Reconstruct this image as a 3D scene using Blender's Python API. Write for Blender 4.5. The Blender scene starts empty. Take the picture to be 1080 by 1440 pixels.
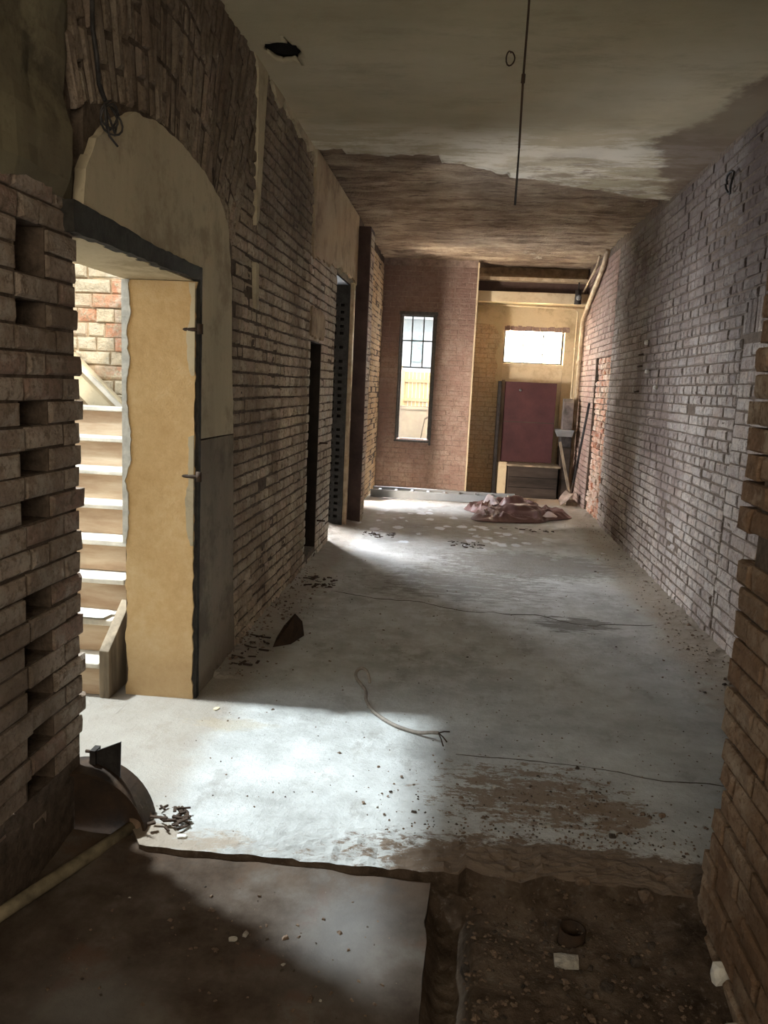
import bpy, bmesh, math, random
from mathutils import Vector, Matrix, noise
C = bpy.context.scene.collection
scene = bpy.context.scene

# ---------------------------------------------------------------- camera
pitch, yaw, roll = .1577, -.0912, .04646
fw = Vector((math.sin(yaw)*math.cos(pitch), math.cos(yaw)*math.cos(pitch), -math.sin(pitch)))
r0 = Vector((math.cos(yaw), -math.sin(yaw), 0)); u0 = r0.cross(fw)
cr, sr = math.cos(roll), math.sin(roll)
rr = r0*cr + u0*sr; uu = u0*cr - r0*sr
cam_data = bpy.data.cameras.new('camera'); cam = bpy.data.objects.new('camera', cam_data); C.objects.link(cam)
cam.matrix_world = Matrix(((rr.x, uu.x, -fw.x, 0), (rr.y, uu.y, -fw.y, 0), (rr.z, uu.z, -fw.z, 1.55), (0, 0, 0, 1)))
cam_data.sensor_fit = 'VERTICAL'; cam_data.sensor_height = 24; cam_data.lens = 1126/1440*24
cam_data.clip_start = .02
scene.camera = cam
# ---------------------------------------------------------------- exposure, sky, sun, lamps
scene.view_settings.view_transform = 'Standard'; scene.view_settings.look = 'None'
scene.view_settings.gamma = 1; scene.view_settings.use_curve_mapping = False
scene.view_settings.exposure = 1.42
world = bpy.data.worlds.new('sky'); scene.world = world; world.use_nodes = True
bg = world.node_tree.nodes['Background']; bg.inputs[0].default_value = (.82, .92, 1, 1); bg.inputs[1].default_value = .9

def light(name, kind, loc, direction, energy, color, size=.2, size_y=None):
    d = bpy.data.lights.new(name, kind); o = bpy.data.objects.new(name, d); C.objects.link(o)
    o.location = loc; o.rotation_euler = Vector(direction).to_track_quat('-Z', 'Y').to_euler()
    d.energy = energy; d.color = color
    if kind == 'SUN': d.angle = size
    elif kind == 'AREA':
        d.shape = 'RECTANGLE'; d.size = size; d.size_y = size_y or size
    return o
light('sun', 'SUN', (-6, -3, 8), (-.34, .9, -1.0), 1.5, (1, .95, .86), .03)
light('stair_skylight', 'AREA', (-3.0, 3.58, 3.9), (2.5, -.62, -3.7), 36, (.86, .96, 1), .18).data.spread = math.radians(84)
light('window_daylight_far', 'AREA', (1.0, 12.75, 2.3), (-.05, -1, -.30), 1300, (1, .89, .72), .95, .7)
light('window_daylight_tall', 'AREA', (-.7, 12.2, 2.9), (.0, -1, -.75), 520, (.95, .97, 1), .5, .5)
light('side_room_fill', 'AREA', (-3.2, 9.5, 1.7), (1, -.5, -.05), 270, (.92, .95, 1), 1.8, 2.2)  # added fill for the right wall, no such source is seen
light('side_room_far_fill', 'AREA', (-2.3, 9.3, 1.1), (1, .75, .0), 160, (1, .86, .72), .6, 1.2)  # added fill aimed at the back partition, its source is unseen
light('rear_fill', 'AREA', (0, -1.3, 1.9), (0, 1, .30), 22, (1, .88, .70), 1.8, 1.4)  # added fill behind the viewer, not a lamp of the room

# ---------------------------------------------------------------- node helper
class NT:
    def __init__(s, name, rough=.9, spec=.2):
        s.m = bpy.data.materials.new(name); s.m.use_nodes = True; s.t = s.m.node_tree
        s.b = s.t.nodes['Principled BSDF']; s.b.inputs['Roughness'].default_value = rough
        s.b.inputs['Specular IOR Level'].default_value = spec
        s.geo = s.t.nodes.new('ShaderNodeNewGeometry'); s.pos = s.geo.outputs['Position']
        s._xyz = None
    def set(s, inp, v):
        if isinstance(v, bpy.types.NodeSocket): s.t.links.new(v, inp)
        elif isinstance(v, (tuple, list)): inp.default_value = (*v, 1) if len(v) == 3 and inp.type == 'RGBA' else v
        else: inp.default_value = v
    def math(s, op, a, b=0., c=0., clamp=False):
        n = s.t.nodes.new('ShaderNodeMath'); n.operation = op; n.use_clamp = clamp
        s.set(n.inputs[0], a); s.set(n.inputs[1], b); s.set(n.inputs[2], c); return n.outputs[0]
    def xyz(s):
        if not s._xyz:
            n = s.t.nodes.new('ShaderNodeSeparateXYZ'); s.t.links.new(s.pos, n.inputs[0]); s._xyz = n.outputs
        return s._xyz
    def scaled(s, sc):
        n = s.t.nodes.new('ShaderNodeVectorMath'); n.operation = 'MULTIPLY'
        s.t.links.new(s.pos, n.inputs[0]); n.inputs[1].default_value = sc; return n.outputs[0]
    def noise(s, scale, detail=4, rough=.6, sc=None, dist=0):
        n = s.t.nodes.new('ShaderNodeTexNoise'); s.t.links.new(s.scaled(sc) if sc else s.pos, n.inputs['Vector'])
        n.inputs['Scale'].default_value = scale; n.inputs['Detail'].default_value = detail
        n.inputs['Roughness'].default_value = rough; n.inputs['Distortion'].default_value = dist
        return n.outputs['Fac']
    def voro(s, scale, sc=None, feature='F1'):
        n = s.t.nodes.new('ShaderNodeTexVoronoi'); s.t.links.new(s.scaled(sc) if sc else s.pos, n.inputs['Vector'])
        n.feature = feature; n.inputs['Scale'].default_value = scale; return n.outputs['Distance']
    def ramp(s, f, stops, interp='LINEAR'):
        n = s.t.nodes.new('ShaderNodeValToRGB'); s.t.links.new(f, n.inputs[0]); e = n.color_ramp; e.interpolation = interp
        while len(e.elements) < len(stops): e.elements.new(.5)
        for el, (p, c) in zip(e.elements, stops):
            el.position = p; el.color = (*c, 1) if isinstance(c, (tuple, list)) else (c, c, c, 1)
        return n.outputs[0]
    def step(s, f, lo, hi):
        n = s.t.nodes.new('ShaderNodeMapRange'); n.interpolation_type = 'SMOOTHSTEP'
        s.set(n.inputs[0], f); n.inputs[1].default_value = lo; n.inputs[2].default_value = hi; return n.outputs[0]
    def mix(s, f, a, b, blend='MIX'):
        n = s.t.nodes.new('ShaderNodeMix'); n.data_type = 'RGBA'; n.blend_type = blend
        s.set(n.inputs[0], f); s.set(n.inputs[6], a); s.set(n.inputs[7], b); return n.outputs[2]
    def mul(s, a, b): return s.math('MULTIPLY', a, b)
    def blob(s, cx, cy, sx, sy, ax='XY'):
        x = s.xyz(); i = {'X': 0, 'Y': 1, 'Z': 2}
        a = s.math('DIVIDE', s.math('SUBTRACT', x[i[ax[0]]], cx), sx); b = s.math('DIVIDE', s.math('SUBTRACT', x[i[ax[1]]], cy), sy)
        q = s.math('ADD', s.mul(a, a), s.mul(b, b)); return s.math('EXPONENT', s.mul(q, -1.))
    def color(s, c): s.set(s.b.inputs['Base Color'], c); return s
    def bump(s, h, strength=.5, dist=.01):
        n = s.t.nodes.new('ShaderNodeBump'); n.inputs['Strength'].default_value = strength; n.inputs['Distance'].default_value = dist
        s.set(n.inputs['Height'], h); s.t.links.new(n.outputs[0], s.b.inputs['Normal']); return s
    def island(s): return s.geo.outputs['Random Per Island']

def plain(name, col, rough=.8, metal=0, var=.25, scale=8, bump=.3, bdist=.004, col2=None, spec=.25, sc=None):
    n = NT(name, rough, spec); n.b.inputs['Metallic'].default_value = metal
    f = n.noise(scale, 5, .65, sc)
    c2 = col2 or tuple(v*(1-var*1.6) for v in col)
    n.color(n.ramp(f, [(.30, c2), (.68, tuple(min(1, v*(1+var*.4)) for v in col))]))
    if bump: n.bump(n.noise(scale*4, 5, .6, sc), bump, bdist)
    return n.m

def brick_mat(name, cols, dirt, dirt_amt=.5, scale=1.4, white=None, soot=None):
    n = NT(name, .93, .12)
    st = [(i/len(cols), c) for i, c in enumerate(cols)]
    c = n.ramp(n.island(), st, 'CONSTANT')
    g = n.noise(34, 5, .7)
    c = n.mix(n.step(g, .42, .72), c, tuple(v*.55 for v in cols[0]))
    if white:
        w = n.step(n.noise(9, 6, .7), .46, .60)
        c = n.mix(n.mul(w, .55), c, white)
    d = n.step(n.noise(scale, 6, .62, (1, 1, .7)), .5-.22*dirt_amt, .78-.22*dirt_amt)
    c = n.mix(n.mul(d, .8), c, dirt)
    sm = n.step(n.noise(17, 7, .75), .53, .60)
    c = n.mix(n.mul(sm, .55), c, tuple(v*1.25 for v in dirt))
    c = n.mix(n.mul(n.step(n.noise(55, 5, .75), .57, .64), .5), c, tuple(v*.5 for v in dirt))
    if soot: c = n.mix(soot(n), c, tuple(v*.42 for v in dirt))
    n.color(c); n.bump(n.math('ADD', n.noise(60, 6, .7), n.mul(n.noise(17, 7, .75), 1.6)), 1, .012)
    return n.m

TAN = [(.58, .475, .35), (.63, .53, .40), (.53, .42, .31), (.66, .56, .43), (.56, .445, .33), (.60, .46, .35), (.47, .375, .28)]
GRM = [(.53, .465, .41), (.58, .515, .455), (.47, .40, .35), (.61, .545, .485), (.49, .405, .35), (.54, .455, .39), (.43, .36, .32)]
PALE = [(.60, .53, .43), (.66, .58, .47), (.56, .47, .38), (.62, .50, .42), (.58, .55, .48)]
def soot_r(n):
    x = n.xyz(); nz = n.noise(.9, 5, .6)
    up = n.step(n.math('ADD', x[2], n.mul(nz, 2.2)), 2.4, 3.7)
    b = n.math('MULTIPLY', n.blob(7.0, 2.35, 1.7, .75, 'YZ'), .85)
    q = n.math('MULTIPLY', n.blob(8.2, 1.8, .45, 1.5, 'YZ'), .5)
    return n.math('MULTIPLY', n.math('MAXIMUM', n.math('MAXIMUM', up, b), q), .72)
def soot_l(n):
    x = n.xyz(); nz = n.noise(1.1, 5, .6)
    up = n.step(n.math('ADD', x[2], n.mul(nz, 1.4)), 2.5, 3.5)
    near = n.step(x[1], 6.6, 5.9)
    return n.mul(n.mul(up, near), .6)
M = {}
M['brick_left'] = brick_mat('whitewashed tan brick', TAN, (.20, .145, .105), .38, 1.3, (.56, .48, .40), soot_l)
M['brick_right'] = brick_mat('mauve grey brick', GRM, (.19, .14, .125), .45, 1.0, (.50, .47, .45), soot_r)
M['brick_near'] = brick_mat('near tan brick', [(.36, .28, .22), (.42, .33, .26), (.31, .235, .18), (.46, .37, .30), (.34, .23, .18)], (.16, .115, .08), .45, 2.2, (.48, .42, .35))
M['brick_near_right'] = brick_mat('near right brown brick', [(.33, .215, .14), (.37, .25, .165), (.30, .19, .125), (.38, .28, .20)], (.20, .12, .07), .55, 2.5, (.55, .44, .33))
M['brick_back'] = brick_mat('painted pink brown brick', soot=lambda n: n.mul(n.step(n.math('ADD', n.xyz()[2], n.mul(n.noise(1.6, 6, .65), 1.6)), 2.4, 3.6), .55), cols=[(.46, .34, .28), (.48, .355, .295), (.44, .325, .27), (.49, .37, .315)], dirt=(.34, .215, .185), dirt_amt=.5, scale=1.1, white=(.56, .46, .39))  # bricks get darker towards the top, broken up by noise
M['brick_ochre'] = brick_mat('ochre painted brick', [(.66, .51, .33), (.69, .54, .36), (.63, .48, .31)], (.52, .36, .21), .3, 1.2, (.66, .56, .40))
M['brick_pale'] = brick_mat('pale cream brick', PALE, (.34, .27, .20), .25, 2, None)
M['brick_red'] = brick_mat('broken red brick', [(.55, .24, .14), (.60, .40, .28), (.50, .20, .12), (.66, .52, .40), (.58, .30, .19)], (.62, .50, .40), .35, 6, (.74, .62, .50))
M['brick_stair'] = brick_mat('sunlit stairwell brick', [(.78, .65, .46), (.80, .69, .50), (.78, .58, .42), (.80, .67, .48), (.79, .70, .54), (.78, .64, .46), (.74, .36, .22)], (.70, .58, .40), .3, 3, (.80, .72, .58))
M['mortar'] = plain('brown mortar', (.15, .112, .083), .95, 0, .4, 20, .8, .01)
M['mortar_pale'] = plain('pinkish mortar', (.37, .28, .235), .95, 0, .3, 14, .8, .01)
M['mortar_ochre'] = plain('ochre mortar', (.52, .39, .25), .95, 0, .3, 14, .8, .008)
M['mortar_dark'] = plain('dark mortar', (.13, .095, .07), .95, 0, .4, 20, .8, .01)
M['shade_seam'] = plain('shade and seam black', (.012, .011, .010), .95, 0, .2, 5, 0)  # near-black for board seams and for shade painted into openings
M['bitumen'] = plain('dark door edging', (.035, .032, .027), .8, 0, .4, 20, .6, .006)
M['rust'] = plain('rusty steel', (.055, .033, .020), .75, .3, .6, 14, .6, .004, (.030, .022, .017))
M['steel_dark'] = plain('dark painted steel', (.055, .05, .048), .55, .3, .4, 20, .3, .002)
M['frame_grey'] = plain('grey window steel', (.13, .13, .125), .6, .1, .3, 30, .3, .002)
M['galv'] = plain('galvanised grey', (.22, .23, .235), .55, .1, .12, 4, .2, .002)
M['timber'] = plain('weathered timber', (.42, .33, .23), .8, 0, .45, 6, .5, .003, None, .25, (1, 1, .15))
M['timber_dark'] = plain('dark old timber', (.06, .045, .036), .8, 0, .5, 5, .5, .004, None, .25, (.2, 1, 1))
M['brown_paint'] = plain('brown paint', (.095, .060, .050), .7, 0, .35, 3, .3, .003)
M['pipe_paint'] = plain('cream pipe paint', (.50, .41, .28), .6, 0, .4, 9, .4, .003, (.27, .19, .12))
M['white_chip'] = plain('white plaster chip', (.72, .70, .64), .9, 0, .2, 20, .6, .004)

def reveal_mat():
    n = NT('rough yellow plaster', .9, .2)
    f = n.math('ADD', n.mul(n.noise(2.5, 6, .7), .6), n.mul(n.noise(22, 6, .75), .4)); g = n.noise(9, 6, .7)
    c = n.ramp(f, [(.36, (.56, .36, .165)), (.5, (.66, .45, .225)), (.64, (.74, .55, .31))])
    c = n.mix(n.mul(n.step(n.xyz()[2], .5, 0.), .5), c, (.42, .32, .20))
    c = n.mix(n.mul(n.step(g, .6, .75), .25), c, (.5, .36, .2))
    n.color(c); n.bump(n.math('ADD', n.noise(28, 6, .7), n.mul(n.noise(110, 2), .5)), .7, .006); return n.m
M['reveal'] = reveal_mat()
def coat(name, a, b, dark, sc=(1, 1, .18)):
    n = NT(name, .92, .15)
    c = n.mix(n.step(n.noise(3.2, 6, .6, sc), .35, .7), a, b)
    c = n.mix(n.mul(n.step(n.noise(2.6, 8, .75), .48, .64), .75), c, dark)
    c = n.mix(n.mul(n.step(n.noise(38, 5, .7), .55, .7), .35), c, dark)
    n.color(c); n.bump(n.noise(30, 6, .65), .5, .005); return n.m
M['coat'] = coat('beige wall plaster', (.53, .455, .32), (.43, .365, .255), (.29, .235, .165))
M['dado'] = coat('grey wall plaster', (.26, .215, .165), (.20, .165, .125), (.11, .085, .065))
M['render_dark'] = coat('old dark render', (.17, .15, .095), (.11, .09, .06), (.05, .04, .028), (1, 1, .6))
M['render_tan'] = coat('tan crumbling render', (.43, .34, .23), (.36, .27, .18), (.20, .145, .10), (1, 1, .7))
M['cream'] = coat('cream plaster', (.66, .57, .40), (.60, .50, .34), (.45, .35, .22), (1, 1, .5))
M['soffit'] = coat('soffit plaster', (.60, .50, .33), (.55, .45, .29), (.36, .28, .17), (1, 1, 1))

def floor_mat():
    n = NT('dusty concrete floor', .8, .3); x = n.xyz()
    base = n.ramp(n.math('ADD', n.mul(n.noise(1.3, 7, .65), .6), n.mul(n.noise(6, 8, .75), .4)), [(.36, (.31, .31, .295)), (.5, (.48, .49, .48)), (.64, (.64, .66, .65))])
    base = n.mix(n.mul(n.step(n.noise(5, 7, .7, (1, .6, 1)), .54, .66), .45), base, (.24, .22, .195))
    pale = n.mul(n.step(n.noise(6, 8, .8), .50, .58), n.blob(-.05, 5.4, 1.0, 1.3))
    base = n.mix(n.mul(pale, .75), base, (.62, .65, .66))
    brown = (.16, .112, .076)
    nz = n.noise(2.6, 7, .72)
    # dust skirts along both walls
    dR = n.math('SUBTRACT', 1.69, x[0]); dL = n.math('ADD', x[0], 1.23)
    eR = n.step(n.math('SUBTRACT', dR, n.mul(nz, .42)), .24, -.02)
    eL = n.step(n.math('SUBTRACT', dL, n.mul(nz, .40)), .16, -.06)
    base = n.mix(n.mul(eR, .8), base, (.27, .215, .155)); base = n.mix(n.mul(eL, .7), base, (.26, .21, .155))
    # brown dirt by the step
    fine = n.noise(13, 8, .78, (.6, 1.1, 1))
    def dirt(bl, lo, hi, amt, col, src):
        nonlocal base
        base = n.mix(n.mul(n.step(n.math('ADD', src, n.mul(bl, .55)), lo, hi), amt), base, col)
    dirt(n.blob(.40, 2.45, .80, .22), .74, .84, .95, brown, fine)
    dirt(n.blob(.66, 2.86, .26, .24), .93, .98, .9, (.23, .17, .12), fine)
    dirt(n.blob(.35, 2.95, .8, .55), .955, 1.01, .9, (.22, .16, .11), n.noise(16, 8, .8, (.6, 1.2, 1)))
    dirt(n.blob(.85, 5.35, .5, .35), .90, .97, .8, (.12, .11, .095), n.noise(9, 7, .75, (.4, 1.8, 1)))
    dirt(n.blob(-1.0, 2.42, .5, .12), .75, .95, .8, (.33, .26, .19), fine)
    dirt(n.blob(.7, 7.2, 1.1, .7), .72, .92, .7, (.16, .14, .115), fine); dirt(n.blob(.1, 6.3, 1.5, 1.2), .92, 1.02, .6, (.15, .135, .11), n.noise(11, 8, .8, (.5, 1.5, 1)))
    dirt(n.blob(.0, 9.0, 1.6, 1.6), .72, 1.1, .6, (.27, .23, .18), fine)
    dirt(n.blob(.2, 11.6, 2.0, .7), .60, .9, .8, (.42, .30, .18), fine)
    dirt(n.blob(-.95, 3.35, .28, .10), .80, 1.0, .4, (.38, .31, .2), fine)
    # pale wet-looking patches towards the back
    v = n.voro(5.2, (1.0, .62, 1)); reg = n.blob(-.0, 9.0, 1.15, 1.35)
    sp = n.mul(n.step(n.math('ADD', v, n.mul(n.noise(11, 6, .7), .60)), .62, .57), n.step(reg, .30, .50))
    v2 = n.voro(2.7, (1.0, .7, 1))
    sp = n.math('MAXIMUM', sp, n.mul(n.step(n.math('ADD', v2, n.mul(n.noise(8, 6, .7), .6)), .44, .40), n.step(n.blob(.4, 8.0, 1.3, .7), .4, .6)))
    base = n.mix(n.mul(sp, .9), base, (.72, .78, .84))
    # dark specks
    s = n.step(n.noise(75, 3, .6), .70, .75); base = n.mix(n.mul(s, .7), base, (.10, .085, .07))
    n.color(base)
    n.set(n.b.inputs['Roughness'], n.math('SUBTRACT', .78, n.mul(sp, .45)))
    n.bump(n.math('ADD', n.noise(40, 6, .7), n.mul(n.noise(6, 8, .8), 1.8)), .7, .012)
    return n.m
M['floor'] = floor_mat()
def slab_mat():
    n = NT('stained lower slab', .88, .2)
    c = n.ramp(n.noise(2.3, 7, .66), [(.38, (.042, .028, .018)), (.5, (.085, .065, .050)), (.62, (.15, .13, .11))])
    c = n.mix(n.mul(n.step(n.noise(4.5, 6, .65), .56, .68), .6), c, (.105, .055, .036))
    c = n.mix(n.mul(n.math('MAXIMUM', n.blob(-.25, 2.12, .14, .26), n.blob(-.85, 1.72, .14, .12)), .6), c, (.20, .20, .20))  # grey painted where light reaches past the step, plus a pale spot
    c = n.mix(n.mul(n.step(n.xyz()[1], 2.15, 2.42), n.mul(n.step(n.noise(9, 6, .7), .35, .6), .7)), c, (.10, .065, .042))
    n.color(c); n.bump(n.math('ADD', n.noise(35, 6, .7), n.noise(5, 5, .7)), .5, .01); return n.m
M['slab'] = slab_mat()
def dirt_mat():
    n = NT('brown dirt and rubble', .95, .1)
    c = n.ramp(n.noise(5, 8, .72), [(.32, (.045, .032, .022)), (.48, (.125, .09, .065)), (.62, (.19, .145, .108)), (.75, (.26, .22, .18))])
    c = n.mix(n.mul(n.step(n.noise(40, 4, .7), .58, .66), .45), c, (.22, .19, .16))
    n.color(c); n.bump(n.noise(30, 8, .75), 1, .02); return n.m
M['dirt'] = dirt_mat()
def ceil_rough():
    n = NT('rough bare ceiling', .95, .1)
    f = n.noise(3.0, 8, .7, (.5, 1.4, 1)); s = n.noise(7, 8, .75, (.35, 2.4, 1), .6)
    c = n.ramp(f, [(.34, (.20, .145, .105)), (.5, (.36, .275, .20)), (.64, (.54, .44, .32))])
    c = n.mix(n.mul(n.step(s, .53, .60), .7), c, (.13, .09, .07))
    c = n.mix(n.mul(n.step(n.noise(2.2, 7, .7), .60, .66), n.mul(n.step(n.xyz()[0], .2, .9), .8)), c, (.50, .44, .35))
    n.color(c); n.bump(n.math('ADD', n.noise(9, 8, .75, (.3, 2.6, 1), .5), n.noise(40, 5)), 1, .03); return n.m
M['ceil_rough'] = ceil_rough()
def ceil_plaster():
    n = NT('stained ceiling plaster', .9, .15); x = n.xyz()
    c = n.ramp(n.noise(1.0, 7, .62, (.5, 1, 1)), [(.3, (.38, .33, .22)), (.5, (.48, .42, .29)), (.7, (.56, .50, .37))])
    c = n.mix(n.mul(n.step(n.noise(2.4, 8, .75, (.5, 1.3, 1)), .50, .66), .45), c, (.30, .25, .17))
    pale = n.mul(n.step(n.noise(2.6, 8, .75, (.5, 1.3, 1)), .44, .56), n.step(x[1], 5.5, 6.1))
    c = n.mix(n.mul(pale, .8), c, (.74, .70, .60))
    br = n.mul(n.step(n.noise(3.4, 7, .72, (.6, 1.2, 1)), .48, .58), n.step(n.math('SUBTRACT', x[1], n.mul(x[0], .3)), 5.9, 6.5))
    c = n.mix(n.mul(br, n.mul(n.step(x[0], .1, .6), .75)), c, (.22, .16, .11))
    st = n.step(n.math('ADD', n.math('SUBTRACT', x[0], n.mul(n.math('ABSOLUTE', n.math('SUBTRACT', x[1], 5.9)), .28)), n.mul(n.noise(2, 6, .65), .7)), 1.50, 1.62)
    c = n.mix(n.mul(st, .8), c, (.12, .075, .055))
    haze = n.mul(n.step(n.noise(.8, 5, .6), .48, .7), .45); c = n.mix(haze, c, (.32, .275, .19))
    n.color(c); n.bump(n.math('ADD', n.noise(5, 6, .6), n.mul(n.noise(30, 5), .3)), .35, .012); return n.m
M['ceil_plaster'] = ceil_plaster()
def tread_mat():
    n = NT('scuffed timber riser', .75, .3); f = n.noise(4, 6, .65, (.5, 1, 3))
    n.color(n.ramp(f, [(.3, (.36, .22, .13)), (.5, (.50, .36, .24)), (.7, (.62, .50, .36))])); n.bump(n.noise(20, 5), .4, .004); return n.m
M['riser'] = tread_mat()
M['tread'] = plain('dusty pale tread', (.78, .72, .62), .85, 0, .2, 7, .4, .004)

# ---------------------------------------------------------------- mesh helper
class MB:
    def __init__(s): s.v = []; s.f = []; s.mi = []
    def quad(s, a, b, c, d, mi=0):
        k = len(s.v); s.v += [a, b, c, d]; s.f.append((k, k+1, k+2, k+3)); s.mi.append(mi)
    def hexa(s, p, mi=0):       # p: 8 points, bottom ring 0-3 ccw, top ring 4-7
        k = len(s.v); s.v += p
        for f in ((3, 2, 1, 0), (4, 5, 6, 7), (0, 1, 5, 4), (1, 2, 6, 5), (2, 3, 7, 6), (3, 0, 4, 7)):
            s.f.append(tuple(k+i for i in f)); s.mi.append(mi)
    def box(s, x0, x1, y0, y1, z0, z1, mi=0, j=0):
        q = lambda: random.uniform(-j, j) if j else 0
        s.hexa([(x0+q(), y0+q(), z0+q()), (x1+q(), y0+q(), z0+q()), (x1+q(), y1+q(), z0+q()), (x0+q(), y1+q(), z0+q()),
                (x0+q(), y0+q(), z1+q()), (x1+q(), y0+q(), z1+q()), (x1+q(), y1+q(), z1+q()), (x0+q(), y1+q(), z1+q())], mi)
    def bar(s, a, b, w, h, mi=0, up=(0, 0, 1)):
        a = Vector(a); b = Vector(b); d = (b-a).normalized(); u = Vector(up)
        if abs(d.dot(u)) > .95: u = Vector((0, 1, 0))
        r = d.cross(u).normalized()*w/2; u = r.cross(d).normalized()*h/2
        s.hexa([tuple(v) for v in (a-r-u, a+r-u, b+r-u, b-r-u, a-r+u, a+r+u, b+r+u, b-r+u)], mi)
    def tube(s, pts, r, seg=10, mi=0, cap=True):
        pts = [Vector(p) for p in pts]; n = len(pts); rs = r if isinstance(r, (list, tuple)) else [r]*n
        up = Vector((0, 0, 1)); k0 = len(s.v); prev = None
        for i, p in enumerate(pts):
            d = (pts[min(i+1, n-1)]-pts[max(i-1, 0)]).normalized()
            if prev is None: prev = d.cross(up) if abs(d.z) < .9 else d.cross(Vector((1, 0, 0)))
            a = (prev-d*prev.dot(d)).normalized(); b = d.cross(a); prev = a
            for k in range(seg):
                t = 2*math.pi*k/seg; s.v.append(tuple(p+(a*math.cos(t)+b*math.sin(t))*rs[i]))
        for i in range(n-1):
            for k in range(seg):
                a = k0+i*seg+k; b = k0+i*seg+(k+1) % seg; s.f.append((a, b, b+seg, a+seg)); s.mi.append(mi)
        if cap:
            s.f.append(tuple(k0+k for k in range(seg))[::-1]); s.mi.append(mi)
            s.f.append(tuple(k0+(n-1)*seg+k for k in range(seg))); s.mi.append(mi)
    def ring_tube(s, c, axis, ro, ri, h, seg=24, mi=0):   # open pipe stub, axis 'Z'
        k = len(s.v); c = Vector(c)
        for z, r in ((0, ro), (h, ro), (h, ri), (0, ri)):
            for i in range(seg):
                t = 2*math.pi*i/seg; s.v.append((c.x+r*math.cos(t), c.y+r*math.sin(t), c.z+z))
        for q in range(3):
            for i in range(seg):
                a = k+q*seg+i; b = k+q*seg+(i+1) % seg; s.f.append((a, b, b+seg, a+seg)); s.mi.append(mi)
    def build(s, name, mats, parent=None, smooth=False):
        me = bpy.data.meshes.new(name); me.from_pydata([tuple(v) for v in s.v], [], s.f)
        for m in (mats if isinstance(mats, (list, tuple)) else [mats]): me.materials.append(m)
        me.polygons.foreach_set('material_index', s.mi)
        if smooth: me.polygons.foreach_set('use_smooth', [True]*len(me.polygons))
        me.update(); o = bpy.data.objects.new(name, me); C.objects.link(o)
        bm = bmesh.new(); bm.from_mesh(me); bmesh.ops.recalc_face_normals(bm, faces=bm.faces); bm.to_mesh(me); bm.free()
        if parent: o.parent = parent; o.matrix_parent_inverse = Matrix.Translation(-parent.location) if parent.type == 'EMPTY' else Matrix()
        return o
def tag(o, label=None, cat=None, group=None, kind=None):
    if label: o['label'] = label
    if cat: o['category'] = cat
    if group: o['group'] = group
    if kind: o['kind'] = kind
    return o
def empty(name, loc, label, cat, group=None):
    o = bpy.data.objects.new(name, None); C.objects.link(o); o.location = loc; o.empty_display_size = .1
    return tag(o, label, cat, group)
def st(o): o['kind'] = 'structure'; return o
def bev(o, w=.004, seg=2):
    m = o.modifiers.new('bevel', 'BEVEL'); m.width = w; m.segments = seg; m.limit_method = 'ANGLE'; return o

class Fr:      # a wall's own frame: u along, v up, n out of the face
    def __init__(s, o, u, v, n): s.o, s.u, s.v, s.n = map(Vector, (o, u, v, n))
    def p(s, u, v, n=0): return tuple(s.o+s.u*u+s.v*v+s.n*n)

def wall_body(mb, fr, u0, u1, v0, v1, opens, depth, back=-.010, mi=0):
    us = sorted({u0, u1, *[x for o in opens for x in o[:2] if u0 < x < u1]}); vs = sorted({v0, v1, *[x for o in opens for x in o[2:4] if v0 < x < v1]})
    def solid(i, j):
        if i < 0 or j < 0 or i >= len(us)-1 or j >= len(vs)-1: return False
        a = (us[i]+us[i+1])/2; b = (vs[j]+vs[j+1])/2
        return not any(o[0] < a < o[1] and o[2] < b < o[3] for o in opens)
    for i in range(len(us)-1):
        for j in range(len(vs)-1):
            if not solid(i, j): continue
            a, b, c, d = us[i], us[i+1], vs[j], vs[j+1]
            mb.quad(fr.p(a, c, back), fr.p(b, c, back), fr.p(b, d, back), fr.p(a, d, back), mi)
            mb.quad(fr.p(a, c, -depth), fr.p(a, d, -depth), fr.p(b, d, -depth), fr.p(b, c, -depth), mi)
            if not solid(i-1, j): mb.quad(fr.p(a, c, back), fr.p(a, d, back), fr.p(a, d, -depth), fr.p(a, c, -depth), mi)
            if not solid(i+1, j): mb.quad(fr.p(b, c, back), fr.p(b, c, -depth), fr.p(b, d, -depth), fr.p(b, d, back), mi)
            if not solid(i, j-1): mb.quad(fr.p(a, c, back), fr.p(a, c, -depth), fr.p(b, c, -depth), fr.p(b, c, back), mi)
            if not solid(i, j+1): mb.quad(fr.p(a, d, back), fr.p(b, d, back), fr.p(b, d, -depth), fr.p(a, d, -depth), mi)

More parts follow.
